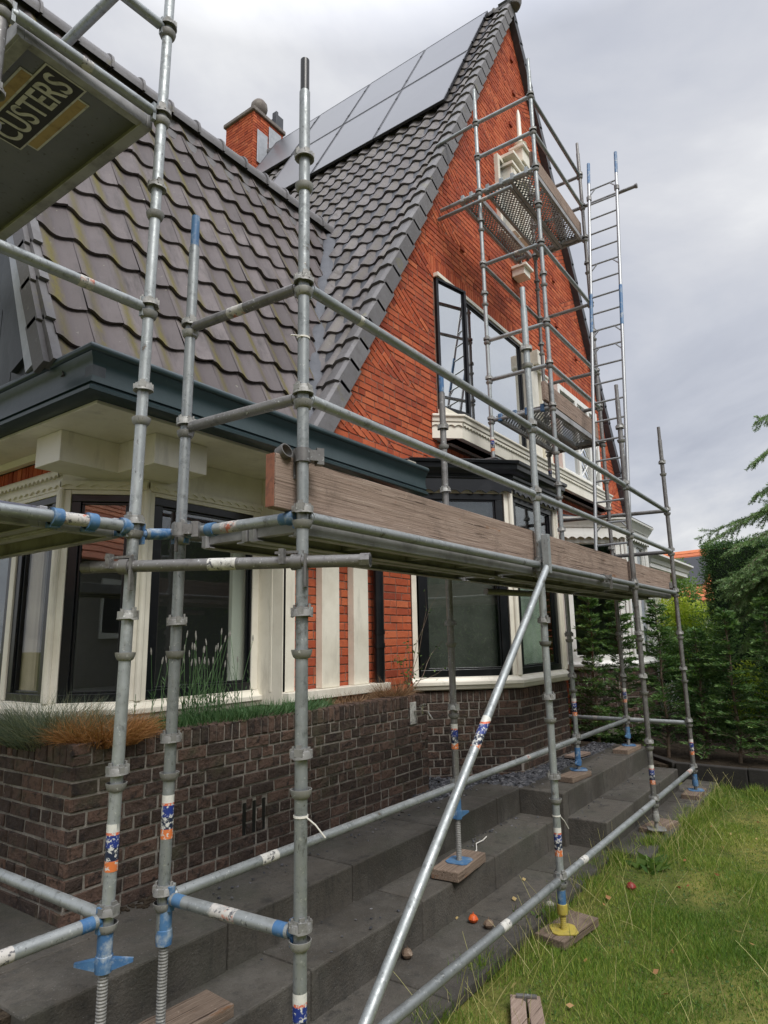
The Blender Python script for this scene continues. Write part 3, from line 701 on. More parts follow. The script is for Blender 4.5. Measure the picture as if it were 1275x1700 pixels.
def canted_bay(x0, mirror, dark):
    """bay with two canted sides on a brick base; x0 is the corner on the gable wall"""
    X = lambda x: (2 * APX - x) if mirror else x
    P = [(5.74, YG), (6.56, 2.95), (7.90, 2.95), (8.72, YG)]
    P = [(X(x) + (.02 if mirror else 0), y) for x, y in (P[::-1] if mirror else P)]
    wm = M['white'] if mirror else M['cream']; fm = M['white'] if mirror else M['black']
    mb = MB()      # white posts and head
    zs, zt = -.405, 1.555
    mb.sweep(SILL(zs + .012), P)
    for i in range(3):
        Fm = frame(P[i], P[i + 1]); L = flen(P[i], P[i + 1])
        mb.box(.0 if i else .02, .075, -.09, .0, zs + .013, zt + .04, M=Fm); mb.box(L - .075, L - (.0 if i < 2 else .02), -.09, .0, zs + .014, zt + .041, M=Fm)
        mb.box(.075, L - .075, -.088, -.003, zt, zt + .04, M=Fm)
    for i in (1, 2):
        mb.tube((P[i][0], P[i][1], zs + .012), (P[i][0], P[i][1], zt + .04), .028, 10)
    mb.sweep([(-.09, zt + .041), (.004, zt + .041), (.004, zt + .12), (-.09, zt + .12)], P)
    bay = mb.build('bay_window', wm, house, bevel=.004)
    for i in range(3):
        L = flen(P[i], P[i + 1])
        if mirror and i == 1:
            for k in range(2): pane_unit(bay, P[i], P[i + 1], zs, zt, .09 + k * (L - .18) / 2, .09 + (k + 1) * (L - .18) / 2 - .01, fm, M['glass_low'], .07, d=-.015)
        else: pane_unit(bay, P[i], P[i + 1], zs, zt, .085 if i else .10, L - .085, fm, M['glass_low'], .085, d=-.015)
    global ROUGH
    ROUGH = 2.3; mb = MB()
    for i in range(3):
        Fm = frame(P[i], P[i + 1]); L = flen(P[i], P[i + 1])
        brick_wall(mb, Fm, .0, L, T2 - .06, -.645, J=.0145, L=.20); soldiers(mb, Fm, 0, L, -.64, -.535)
    bb = mb.build('brick_base', M['dark_brick'], bay); ROUGH = 1.0
    mb = MB(); mb.prism([(P[0][0] + .008, YG), (P[1][0] + .004, P[1][1] + .006), (P[2][0] - .004, P[2][1] + .006), (P[3][0] - .008, YG)], T2 - .15, -.54); mb.build('mortar_bed', M['mortar'], bay)
    zc = 1.60
    mb = MB()
    if dark:
        mb.sweep([(-.1, zc + .02), (.06, zc + .02), (.06, zc + .10), (.075, zc + .115), (.06, zc + .125), (.065, zc + .15), (.10, zc + .17), (.13, zc + .21), (.135, zc + .255), (.16, zc + .265), (.165, zc + .295), (.15, zc + .305), (-.1, zc + .305)], P)
    else:
        mb.sweep([(-.1, zc + .02), (.05, zc + .02), (.05, zc + .13), (.07, zc + .14), (.075, zc + .16), (.10, zc + .19), (.13, zc + .25), (.15, zc + .26), (.155, zc + .29), (-.1, zc + .295)], P)
    mb.build('cornice', M['black'] if dark else wm, bay, smooth=True, angle=30)
    mb = MB(); scallop(mb, P, zc - .055, zc + .03, .135, .035, off=.045); mb.build('scalloped_valance', M['black'] if dark else wm, bay)
    Q = [(P[0][0] - .1, YG), (P[1][0] - .06, P[1][1] - .15), (P[2][0] + .06, P[2][1] - .15), (P[3][0] + .1, YG)]
    mb = MB(); n = 4
    vs = [(x, y, zc + .306) for x, y in Q] + [(P[0][0] + .25, YG - .006, zc + .40), (P[1][0] + .2, P[1][1] + .5, zc + .36), (P[2][0] - .2, P[2][1] + .5, zc + .36), (P[3][0] - .25, YG - .006, zc + .40)]
    mb.add(vs, [(0, 1, 5, 4), (1, 2, 6, 5), (2, 3, 7, 6), (4, 5, 6, 7)]); mb.build('bay_roof', M['lead'], bay)
    # things one sees through the glass
    mb = MB(); mb.prism([(P[0][0] + .12, YG), (P[1][0] + .06, P[1][1] + .12), (P[2][0] - .06, P[2][1] + .12), (P[3][0] - .12, YG)], -.52, -.44)
    mb.prism([(P[0][0] + .12, YG), (P[1][0] + .06, P[1][1] + .12), (P[2][0] - .06, P[2][1] + .12), (P[3][0] - .12, YG)], 1.58, 1.62)
    mb.box(P[0][0] - .3, P[3][0] + .3, 6.4, 6.5, -.6, 1.8); mb.box(P[0][0] - .35, P[0][0] - .3, YG + .22, 6.5, -.6, 1.8); mb.box(P[3][0] + .3, P[3][0] + .35, YG + .22, 6.5, -.6, 1.8)
    mb.box(P[0][0] - .3, P[3][0] + .3, YG + .05, 6.5, -.6, -.5); mb.box(P[0][0] - .3, P[3][0] + .3, YG + .05, 6.5, 1.62, 1.7)
    mb.build('room', M['room_dark'], bay)
    if dark:
        mb = MB(); Fm = frame(P[1], P[2]); mb.box(.16, .98, -.135, -.125, -.30, .60, M=Fm); mb.build('blind', M['blind'], bay)
        mb = MB(); Fm = frame(P[0], P[1]); mb.box(.20, flen(P[0], P[1]) - .18, -.16, -.15, -.33, 1.50, M=Fm); mb.build('inner_screen', M['screen'], bay)
        mb = MB(); Fm = frame((P[3][0] - .05, 3.7), (P[2][0] - .02, P[2][1] + .16)); brick_wall(mb, Fm, .02, flen((P[3][0], 3.7), P[2]) - .1, -.45, 1.5); mb.build('inner_brick', M['red_brick'], bay)
    return bay
bayA = canted_bay(0, False, True)
bayB = canted_bay(0, True, False)

# ---- corner bay on the left
C0, C1, C2, C3 = (2.345, 8.4), (2.345, 4.462), (2.757, 4.05), (3.866, 4.05)
mb = MB(); zs, zt = -.39, 1.055
mb.sweep(SILL(zs + .01), [C0, C1, C2, C3])
for (a, b) in ((C0, C1), (C1, C2), (C2, C3)):
    Fm = frame(a, b); L = flen(a, b)
    mb.box(.0, .065, -.09, 0, zs + .011, zt + .03, M=Fm); mb.box(L - .07, L, -.09, 0.0, zs + .012, zt + .031, M=Fm); mb.box(.065, L - .07, -.088, -.002, zt, zt + .031, M=Fm)
Fm = frame(C0, C1); L0 = flen(C0, C1)
for s in (L0 - .62, L0 - 1.25, L0 - 1.95): mb.box(s - .035, s + .035, -.088, -.001, zs + .012, zt + .03, M=Fm)
for p in (C1, C2): mb.tube((*p, zs + .01), (*p, zt + .03), .024, 10)
mb.sweep([(-.09, zt + .032), (.012, zt + .032), (.012, 1.374), (-.09, 1.374)], [C1, C2, C3])
mb.sweep([(-.09, zt + .032), (.0, zt + .032), (.0, 1.20), (-.09, 1.20)], [C0, C1])
mb.sweep([(.0, 1.19), (.028, 1.19), (.034, 1.215), (.02, 1.235), (.0, 1.235)], [C0, C1])
mb.sweep([(.0, 1.345), (.05, 1.345), (.09, 1.375), (.0, 1.375)], [C0, C1])
# jamb returning to the brick wall
mb.box(3.866, 3.90, YG, 4.06, -.5, 1.374); mb.box(3.868, 4.01, YG, YG + .08, -.40, 1.374)
for x0, x1 in ((4.35, 4.585), (4.795, 5.016)): mb.box(x0, x1, YG, YG + .075, -.40, 1.374)
mb.box(3.87, 5.27, YG - .07, YG + .078, -.475, -.402); mb.box(4.01, 5.1, YG + .01, YG + .077, 1.20, 1.374)
mb.box(3.863, 3.873, YG + .12, YG + .15, -.4, 1.37)
cbay = mb.build('corner_bay', M['cream'], house, bevel=.004)
mb = MB(); scallop(mb, [C1, C2, C3], zt + .045, zt + .09, .085, .02, off=.012); scallop(mb, [C0, C1], zt + .045, zt + .09, .085, .02, off=0.0); scallop(mb, [C0, C1], 1.165, 1.21, .06, .025, off=.02)
mb.build('scalloped_trim', M['cream'], cbay)
pane_unit(cbay, C2, C3, zs, zt, .068, flen(C2, C3) - .01, M['black'], M['glass_low'], .075, d=-.012)
pane_unit(cbay, C1, C2, zs, zt, .066, flen(C1, C2) - .07, M['black'], M['glass_low'], .065, d=-.012)
for s0, s1 in ((L0 - .583, L0 - .075), (L0 - 1.213, L0 - .657), (L0 - 1.913, L0 - 1.287)): pane_unit(cbay, C0, C1, zs, zt, s0, s1, M['black'], M['glass_clear' if s1 > L0 - .1 else 'glass_low'], .065, d=-.012)
mb = MB(); brick_wall(mb, frame(C0, C1), 0, L0, 1.236, 1.345, pitch=.11, L=.062, J=.008); mb.build('brick_band', M['red_brick'], cbay)
mb = MB(); mb.box(2.9, 3.86, 4.16, 4.18, 1.06, 1.36); mb.box(2.37, 2.40, 4.7, 8.4, 1.06, 1.37)
mb.box(2.45, 7, 8.3, 8.4, -.6, 1.4); mb.box(2.4, 6.5, 4.16, 8.4, -.62, -.55); mb.box(5.4, 5.5, 4.1, 8.4, -.6, 1.4); mb.build('room', M['room_dark'], cbay)
mb = MB(); mb.box(2.42, 2.44, 4.78, 5.22, -.4, 1.05); mb.build('curtain', M['curtain'], cbay)
mb = MB(); mb.box(3.675, 3.845, 4.17, 4.20, -.33, .80); mb.box(3.665, 3.69, 4.15, 4.17, -.33, .80); mb.build('inner_panel', M['pale_panel'], cbay)
# downpipe
mb = MB(); mb.tube((5.17, YG - .01, -.55), (5.17, YG - .01, 1.37), .05, 14)
for z in (-.08, .05, .7): mb.tube((5.17, YG - .01, z), (5.17, YG - .01, z + .045), .058, 14)
mb.build('downpipe', M['black'], house, smooth=True)

# ---- upper windows with the long projecting sill box
def oriel():
    P = [(6.30, YG - .005), (6.55, 3.50), (2 * APX - 6.55, 3.50), (2 * APX - 6.30, YG - .005)]
    mb = MB()
    mb.sweep([(-.2, 2.30), (.0, 2.30), (.0, 2.48), (.015, 2.495), (.03, 2.50), (.035, 2.545), (.055, 2.56), (.055, 2.585), (-.2, 2.60)], P)
    mb.box(6.5, 12.36, 3.56, YG - .006, 2.30, 2.315)
    mb.box(6.46, 9.03, 3.66, YG + .0, 2.605, 2.70); mb.box(10.38, 12.5, 3.66, YG, 2.606, 2.70)
    mb.box(6.46, 9.03, 3.70, YG, 4.44, 4.495); mb.box(8.99, 9.06, 3.685, YG, 2.70, 4.44)
    ori = mb.build('upper_window', M['cream'], house, bevel=.005)
    mb = MB(); scallop(mb, P, 2.445, 2.49, .075, .02, off=.003); mb.build('scalloped_trim', M['cream'], ori)
    pa, pb = (0, 3.715), (1, 3.715)
    pane_unit(ori, pa, pb, 2.70, 4.44, 7.07, 8.985, M['black'], M['glass_high'], .045)
    mb = MB(); mb.box(7.03, 7.068, 3.69, YG - .006, 2.70, 4.44); mb.build('mullion', M['cream'], ori)
    # casement standing ajar, hinged on the left
    h = R_(-13); a = (6.472, 3.735); b = (6.472 + .56 * math.cos(h), 3.735 + .56 * math.sin(h))
    pane_unit(ori, a, b, 2.71, 4.44, 0, .56, M['black'], M['glass_high'], .042)
    mb = MB(); mb.box(6.5, 9.0, YG - .005, YG + .003, 2.7, 4.45); mb.box(10.4, 12.5, YG - .005, YG + .003, 2.7, 4.25); mb.build('room_shade_sheet', M['room_dark'], ori)  # dark sheets stand in for the unlit rooms behind the panes
    # right-hand white windows with small panes
    mb = MB()
    xs = [10.42, 11.25, 11.42, 11.9, 11.98, 12.46]
    for x0, x1 in ((10.40, 10.50), (11.25, 11.36), (11.92, 12.02), (12.40, 12.50)): mb.box(x0, x1, 3.68, YG - .006, 2.70, 4.30)
    mb.box(10.5, 12.4, 3.682, YG - .006, 4.20, 4.30); mb.box(10.5, 12.4, 3.682, YG - .006, 2.701, 2.80); mb.box(10.5, 12.4, 3.684, YG - .006, 3.62, 3.70)
    for x0, x1 in ((11.36, 11.92), (12.02, 12.40)):
        for z0, z1 in ((2.8, 3.62), (3.70, 4.20)):
            for k in (1, 2): mb.tube((x0, 3.70, z0 + (z1 - z0) * (k - 1) / 2), (x1, 3.70, z0 + (z1 - z0) * k / 2), .012, 6); mb.tube((x1, 3.70, z0 + (z1 - z0) * (k - 1) / 2), (x0, 3.70, z0 + (z1 - z0) * k / 2), .012, 6)
    mb.build('window_frame', M['white'], ori, bevel=.004)
    mb = MB(); mb.box(10.45, 12.45, 3.725, 3.73, 2.75, 4.25); mb.build('pane', M['glass_high'], ori)
    # middle pilaster with its block
    mb = MB()
    mb.box(9.06, 9.36, 3.62, YG - .007, 2.606, 4.12); mb.box(9.50, 9.80, 3.62, YG - .007, 2.606, 4.12); mb.box(9.36, 9.50, 3.69, YG - .007, 2.607, 4.12)
    mb.box(9.04, 9.82, 3.60, YG - .007, 4.121, 4.16); mb.box(9.16, 9.46, 3.52, YG - .007, 4.161, 4.40)
    mb.build('pilaster', M['cream'], ori, bevel=.006)
oriel()
def attic():
    mb = MB()
    mb.box(8.50, 8.57, 3.70, YG + .02, 6.25, 7.55); mb.box(9.33, 9.40, 3.70, YG + .02, 6.25, 7.55); mb.box(8.57, 9.33, 3.70, YG + .02, 7.48, 7.56); mb.box(8.5, 9.40, 3.69, YG + .02, 6.17, 6.249)
    mb.box(8.74, 8.94, 3.58, YG - .01, 6.25, 7.42); mb.box(8.78, 8.90, 3.56, 3.579, 6.3, 7.38)
    mb.box(8.70, 9.32, 3.54, YG - .012, 7.421, 7.479); mb.box(8.67, 9.36, 3.50, YG - .013, 7.561, 7.62)
    mb.box(8.97, 9.30, 3.50, 3.72, 6.25, 7.42); mb.box(8.95, 9.34, 3.44, 3.70, 7.20, 7.30); mb.box(8.98, 9.31, 3.47, 3.68, 7.621, 7.86); mb.box(8.94, 9.35, 3.43, 3.70, 7.861, 7.91)
    mb.box(8.92, 9.16, 3.55, YG - .011, 5.60, 5.72); mb.box(8.89, 9.19, 3.50, YG - .014, 5.721, 5.77)
    a = mb.build('attic_window', M['cream'], house, bevel=.008)
    mb = MB(); mb.lathe([(.10, 0), (.13, .03), (.10, .05), (.12, .08), (.085, .11), (.11, .14), (.06, .17), (.042, .20), (.036, .70), (.018, .80), (.004, .83)], (9.14, 3.57, 7.91), 14)
    mb.build('finial', M['cream'], a, smooth=True, angle=30)
    mb = MB(); mb.box(8.575, 8.735, 3.735, 3.74, 6.25, 7.478); mb.build('pane', M['glass_high'], a)
attic()
# ---- flat-roofed porch beyond the far bay
mb = MB(); P = [(12.55, 5.5), (12.55, 2.95), (15.8, 2.95), (15.8, 5.5)]
mb.sweep([(-.1, 1.22), (0, 1.22), (.0, 1.30), (.02, 1.31), (.04, 1.38), (.10, 1.43), (.12, 1.44), (.12, 1.48), (-.1, 1.48)], P)
mb.box(12.6, 15.75, 3.0, 5.5, 1.44, 1.475); mb.box(12.65, 12.78, 3.05, 3.18, -1.5, 1.23); mb.box(13.3, 15.6, 3.3, 3.4, -1.5, -.5)
for k in range(12): mb.box(13.3 + k * .2, 13.3 + k * .2 + .185, 3.31, 3.36, -.5, 1.23)
mb.build('porch', M['white'], house, bevel=.005)

# ---- chimney
ch = MB(); CX0, CX1, CY0, CY1, CZ = 8.90, 9.85, 9.78, 10.72, 11.98
for (a, b) in (((CX0, CY1), (CX0, CY0)), ((CX0, CY0), (CX1, CY0)), ((CX1, CY0), (CX1, CY1))): brick_wall(ch, frame(a, b), 0, flen(a, b), 9.7, CZ)
chim = ch.build('chimney', M['red_brick'], house)
mb = MB(); mb.box(CX0 + .01, CX1 - .01, CY0 + .01, CY1 - .01, 9.7, CZ - .001); mb.build('mortar_bed', M['red_mortar'], chim)
mb = MB(); mb.box(CX0 - .05, CX1 + .05, CY0 - .05, CY1 + .05, CZ, CZ + .10)
for (x, y, r, h) in ((9.3, 10.5, .3, .14), (9.2, 10.75, .22, .11), (9.3, 10.15, .3, .18)): mb.lathe([(r, 0), (r * .8, h * .7), (r * .3, h)], (x, y, CZ + .10), 9)
mb.build('chimney_cap', M['pot'], chim, bevel=.02)
mb = MB(); mb.lathe([(.12, 0), (.17, .06), (.20, .16), (.19, .27), (.13, .36), (.03, .40)], (9.25, 9.98, CZ + .22), 16); mb.build('chimney_pot', M['pot'], chim, smooth=True)
mb = MB(); mb.box(9.68, 9.86, 9.78, 10.02, CZ + .1, CZ + .45); mb.box(9.60, 9.67, 9.76, 9.90, CZ + .1, CZ + .5); mb.build('flue_cover', M['lead'], chim, bevel=.01)
mb = MB(); mb.box(CX0 + .1, CX0 + .42, CY0 - .035, CY0 - .02, 10.7, 11.55); mb.box(CX0 + .45, CX1 - .1, CY0 - .045, CY0 - .03, 11.0, 11.85)
quad(mb, [(8.45, CY0 + .05, mz(8.45) + .10), (8.45, CY0 - .55, mz(8.45) + .08), (9.3, CY0 - .35, mz(9.3) + .10), (9.3, CY0 + .05, mz(9.3) + .12)], .02)
mb.build('lead_flashing', M['lead_pale'], chim, bevel=.01)

# ------------------------------------------------------------------ solar panels on the main roof
sn_ = Vector((-SL, 0, 1)).normalized(); su = Vector((1, 0, SL)).normalized()
def solar(y0, y1, u0, u1, label):
    ctr = Vector((EAX, (y0 + y1) / 2, EAZ)) + su * ((u0 + u1) / 2) + sn_ * .135
    e = empty('solar_panel', label, 'solar panel', ctr, 'solar panels on the main roof')
    b = Vector((EAX, 0, EAZ)) + sn_ * .135
    A = Matrix(((su.x, 0, sn_.x, b.x), (0, 1, 0, 0), (su.z, 0, sn_.z, b.z), (0, 0, 0, 1)))
    mb = MB(); mb.box(u0 + .03, u1 - .03, y0 + .03, y1 - .03, -.02, .002, M=A); mb.build('glass_sheet', M['panel'], e)
    mb = MB()
    for q in ((u0 + .008, u1 - .008, y0 + .008, y0 + .03), (u0 + .008, u1 - .008, y1 - .03, y1 - .008), (u0 + .008, u0 + .03, y0 + .03, y1 - .03), (u1 - .03, u1 - .008, y0 + .03, y1 - .03)):
        mb.box(*q, -.033, .006, M=A)
    for v in (u0 + (u1 - u0) * .2, u0 + (u1 - u0) * .8):
        mb.box(v - .03, v + .03, y0 - .012, y0 + .012, -.02, .016, M=A)
    mb.box(u0 + .1, u1 - .1, y0 + .2, y0 + .24, -.12, -.033, M=A); mb.box(u0 + .1, u1 - .1, y1 - .24, y1 - .2, -.12, -.033, M=A)
    mb.build('panel_frame', M['panel_edge'], e)
U0, U1, U2 = (7.60 - EAX) * lm, (8.52 - EAX) * lm, (9.42 - EAX) * lm
for i, (y, w) in enumerate(zip((4.06, 5.40, 6.75), ('lower row panel nearest the gable verge', 'middle panel of the lower solar row', 'lower row panel farthest from the gable'))):
    solar(y, y + 1.34, U0, U1 - .01, 'dark solar ' + w if 'solar' not in w else 'dark ' + w)
for i, (y, w) in enumerate(zip((4.07, 5.41, 6.76, 8.12), ('upper row panel nearest the gable verge', 'upper row panel second from the gable verge', 'upper row panel third from the gable verge', 'upper row panel right in front of the chimney'))):
    solar(y, y + 1.34, U1 + .01, U2, 'dark solar ' + w)

# ------------------------------------------------------------------ scaffold
LV0 = .4548
lev = lambda k: LV0 + .5 * k
YF, YB, YT = 1.737, 2.435, 3.18
XS = {1: 1.885, 2: 4.300, 3: 6.672, 4: 8.475}
XB = {1: 1.838, 2: 4.241, 3: 6.680, 4: 8.441}
TR = .0242

def cup_mesh():
    mb = MB(); mb.lathe([(TR, -.020), (.0275, -.019), (.033, -.014), (.038, -.002), (.0405, .010), (.0408, .013), (.0375, .013), (.034, -.002), (TR, -.008)], seg=18, cap=False); o = mb.build('tmp', M['cast'], smooth=True, angle=35); me = o.data; bpy.data.objects.remove(o); me.name = 'lower_cup'; return me
def cap_mesh():
    mb = MB(); n = 24; prof = [(TR, .016), (.0300, .017), (.0315, .008), (.0375, .005), (.0415, -.006), (.0435, -.019), (.0400, -.020), (TR, -.010)]; vs = []
    for r, z in prof:
        for i in range(n):
            a = 2 * math.pi * i / n; dz = .006 * ((i % 12) / 12 - .5) if z < -.015 else 0
            vs.append((r * math.cos(a), r * math.sin(a), z + dz))
    mb.add(vs, [(k * n + i, k * n + (i + 1) % n, (k + 1) * n + (i + 1) % n, (k + 1) * n + i) for k in range(len(prof) - 1) for i in range(n)])
    for k, (h, w) in enumerate(((.030, .016), (.019, .011), (.026, .015), (.021, .010))):
        A = Matrix.Rotation(k * math.pi / 2 + .4, 4, 'Z'); mb.box(.027, .042, -w, w, -.010, h * .55, M=A); mb.box(.0265, .034, -w * .7, w * .55, h * .5, h, M=A)
    o = mb.build('tmp', M['cast'], smooth=True, angle=30); me = o.data; bpy.data.objects.remove(o); me.name = 'locking_cap'; return me
CUP, CAP = cup_mesh(), cap_mesh()
STK = None
def sticker_mesh():
    mb = MB(); mb.lathe([(TR + .0008, -.085), (TR + .0008, .085)], seg=18, cap=False)
    for i in range(9):     # pale vertical lettering, worn
        z = -.035 + i * .0085
    o = mb.build('tmp', M['sticker'], smooth=True); me = o.data; bpy.data.objects.remove(o); return me
STK = sticker_mesh()

def standard(root, x, y, zb, zt, k0, k1, used=(), spigot=True, lean=(0, 0), stick=None, dark=False, tip=None, loose=.15, shift=None):
    """upright tube with a cup every half metre; used = levels where ledgers are locked in"""
    f = lambda z: (x + lean[0] * (z - LV0) / .5, y + lean[1] * (z - LV0) / .5, z)
    mb = MB(); top = zt - (.17 if spigot else 0)
    mb.tube(f(zb), f(top), TR, 18)
    if spigot:
        mb.tube(f(top - .005), f(zt), .0195, 14)
    st = mb.build('standard', [M['galv_dark'] if dark else M['galv']], None, smooth=True)
    st.parent = root; st.matrix_parent_inverse = Matrix.Translation(-Vector(root.location))
    if tip:
        t = MB(); t.tube(f(top + .01), f(zt + .002), .0202, 14); t.build('painted_tip', M[tip], st, smooth=True)
    for k in range(k0, k1 + 1):
        if lev(k) < zb + .02 or lev(k) > top - .02: continue
        c = bpy.data.objects.new('lower_cup', CUP); link(c, st); c.location = f(lev(k)); c.rotation_euler = (0, 0, random.random() * 6)
        h = .062 if k in used else loose * (.3 if random.random() < .15 else .9 + .2 * random.random())
        c = bpy.data.objects.new('locking_cap', CAP); link(c, st); c.location = f(lev(k) + max(h, .062)); c.rotation_euler = (0, 0, random.random() * 6)
    if stick is not None:
        c = bpy.data.objects.new('tube_sticker', STK); link(c, st); c.location = f(stick); c.rotation_euler = (0, 0, random.random() * 6)
    return st

def ledger(root, p0, p1, ends=(True, True), name='ledger', dark=False, label=None, paint=None):
    p0 = Vector(p0); p1 = Vector(p1); d = (p1 - p0).normalized(); mb = MB()
    a = p0 + d * .045 if ends[0] else p0; b = p1 - d * .045 if ends[1] else p1
    mb.tube(a, b, TR, 16)
    for e, p, s in ((ends[0], p0, 1), (ends[1], p1, -1)):
        if e:
            q = p + d * s * .028; r = p + d * s * .06
            mb.tube(q, r, .016, 10, r1=TR, m=1 if paint else 0)
            mb.add([tuple(q + d * s * v + Vector((0, 0, h)) + d.cross(Vector((0, 0, 1))) * w) for v in (-.004, .012) for h in (-.045, .045) for w in (-.012, .012)],
                   [(0, 1, 3, 2), (4, 6, 7, 5), (0, 4, 5, 1), (2, 3, 7, 6), (0, 2, 6, 4), (1, 5, 7, 3)], 1 if paint else 0)
            if paint: mb.tube(r, r + d * s * .05, TR + .0006, 16, m=1)
    o = mb.build(name, [M['galv_dark'] if dark else M['galv'], M[paint or 'blue']], root, smooth=True)
    if label:
        for (f, ln, mt) in label:
            c = p0.lerp(p1, f); s = MB(); s.tube(c - d * ln / 2, c + d * ln / 2, TR + .0008, 16, cap=False); s.build('worn_label', M[mt], o, smooth=True)
    return o

def swivel(root, p, rz=0, dark=True):
    """tube clamp with its wedge pin"""
    mb = MB(); A = Matrix.Translation(Vector(p)) @ Matrix.Rotation(rz, 4, 'Z')
    mb.lathe([(.026, -.028), (.033, -.028), (.033, .028), (.026, .028)], seg=16, cap=False, M=A)
    mb.box(-.06, -.02, -.024, .024, -.022, .022, M=A); mb.box(-.085, -.055, -.018, .018, -.034, .034, M=A)
    mb.box(-.062, .05, -.043, -.035, -.006, .006, M=A); mb.box(.02, .03, -.05, -.03, -.09, .035, M=A)
    return mb.build('swivel_clamp', M['galv_dark'], root, smooth=True)

def jack(root, x, y, ztop, zplate, mat='blue', wings=True, thread=True, nut=None, rz=0):
    """base jack: collar, winged nut, threaded spindle and foot plate"""
    mb = MB(); m2 = M[mat]
    nut = ztop - .10 if nut is None else nut
    mb.lathe([(.0275, ztop - .0), (.0285, ztop - .01), (.0285, nut + .03), (.031, nut + .028), (.034, nut + .0), (.031, nut - .028), (.02, nut - .03)], (x, y, 0), 16, m=0)
    if wings:
        A = Matrix.Translation((x, y, nut)) @ Matrix.Rotation(rz, 4, 'Z')
        mb.add([tuple(A @ Vector(v)) for v in [(.03, -.012, .018), (.03, .012, .018), (.03, .012, -.022), (.03, -.012, -.022), (.105, -.007, .010), (.105, .007, .010), (.105, .007, -.002), (.105, -.007, -.002)]], [(0, 1, 5, 4), (1, 2, 6, 5), (2, 3, 7, 6), (3, 0, 4, 7), (4, 5, 6, 7)])
        mb.add([tuple(A @ Vector((-v[0], v[1], v[2]))) for v in [(.03, -.012, .018), (.03, .012, .018), (.03, .012, -.022), (.03, -.012, -.022), (.105, -.007, .010), (.105, .007, .010), (.105, .007, -.002), (.105, -.007, -.002)]], [(0, 1, 5, 4), (1, 2, 6, 5), (2, 3, 7, 6), (3, 0, 4, 7), (4, 5, 6, 7)])
    j = mb.build('base_jack', m2, root, smooth=True, angle=35)
    sp = MB(); z = zplate + .004; prof = [(.0185, z)]
    if thread:
        while z < nut - .03: prof += [(.0160, z + .001), (.0195, z + .004), (.0195, z + .0075), (.0160, z + .0105)]; z += .0115
    else: prof += [(.0185, nut - .03)]
    sp.lathe(prof, (x, y, 0), 14, m=0); sp.build('spindle', M['yellow'] if mat == 'yellow' else M['cast'], j, smooth=True, angle=60)
    pl = MB(); a = .080; c = .026
    A = Matrix.Translation((x, y, 0)) @ Matrix.Rotation(rz + .4, 4, 'Z')
    pl.prism([(a, -a + c), (a, a - c), (a - c, a), (-a + c, a), (-a, a - c), (-a, -a + c), (-a + c, -a), (a - c, -a)], zplate, zplate + .007, M=A)
    pl.build('foot_plate', m2, j, bevel=.0012)
    return j

front = empty('scaffold', 'grey tube scaffold along the front of the house with a tower rising to the gable', 'scaffold', (5, 2, PAVE))
ug, uf = (0, 1, 2), (-4, 0, 1, 2)
standard(front, XS[1], YF, lev(-4) - .12, lev(4) + .16, -4, 4, (-3, 0, 1, 2, -4), stick=-1.28, tip='plastic_black')
standard(front, XS[2], YF, lev(-4) - .112, lev(4) + .13, -4, 3, uf, stick=-1.35 + .06)
standard(front, XS[3], YF, lev(-4) - .10, lev(4) + .11, -4, 3, uf, stick=-1.28, dark=True)
standard(front, XS[4], YF, lev(-4) - .10, lev(4) + .12, -4, 3, (-4, -3, 0, 1, 2), dark=True, stick=-1.28)
standard(front, XB[1], YB, lev(-3) - .10, lev(3) + .13, -3, 3, (-3, 0, 1, 2), stick=lev(-2) - .16, tip='blue', lean=(.002, -.002))
standard(front, XB[2], YB, lev(-3) - .10, lev(3) + .11, -3, 3, (-3, 0), stick=lev(-2) - .14, tip='blue', dark=True)
standard(front, XB[3], YB, lev(-3) - .10, lev(13) + .06, -3, 12, (-3, 0, 4, 5, 6, 8, 10, 11, 12), stick=lev(-2) - .16)
standard(front, XB[4], YB, lev(-3) - .10, lev(13) + .07, -3, 12, (-3, 0, 4, 5, 6, 8, 10, 11, 12), stick=lev(-2) - .18, dark=True)
XT1, XT3 = 6.672, 8.44
standard(front, XT1, YT, 2.02, lev(13) + .04, 3, 12, (4, 5, 6, 8, 10, 11, 12), stick=lev(3) + .24)
standard(front, XT3, YT, 2.02, lev(12) + .3, 3, 12, (4, 5, 6, 8, 10, 11, 12), stick=lev(3) + .24, dark=True)
H = .030
for a in (1, 2, 3):
    for k in (-4, 0, 1, 2):
        lb = None
        if k == -4: lb = {1: [(.66, .09, 'sticker_white')], 2: [(.18, .10, 'sticker_white')], 3: [(.86, .18, 'sticker_red')]}[a]
        if k == 2 and a == 1: lb = [(.16, .03, 'sticker_white')]
        ledger(front, (XS[a], YF, lev(k) + H), (XS[a + 1], YF, lev(k) + H), label=lb)
    for k in (-3, 0):
        ledger(front, (XB[a], YB, lev(k) + H), (XB[a + 1], YB, lev(k) + H), dark=(k == 0), label=[(.24, .11, 'sticker_white')] if (k == -3 and a == 1) else ([(.5, .06, 'sticker_red')] if k == -3 and a == 2 else None))
for k in (-3, 0, 1, 2):
    ledger(front, (XS[1], YF, lev(k) + H), (XB[1], YB, lev(k) + H), name='transom', dark=k in (1, 2), label={-3: [(.52, .13, 'sticker_red')], 0: [(.55, .10, 'sticker_red')], 1: None, 2: [(.55, .10, 'sticker_red')]}[k], paint='blue' if k in (-3, 0) else None)
for a in (2, 3): ledger(front, (XS[a], YF, lev(0) + H), (XB[a], YB, lev(0) + H), name='transom', dark=True)
for k in (0, 1): ledger(front, (XS[4], YF, lev(k) + H), (XB[4], YB, lev(k) + H), name='transom', dark=True)
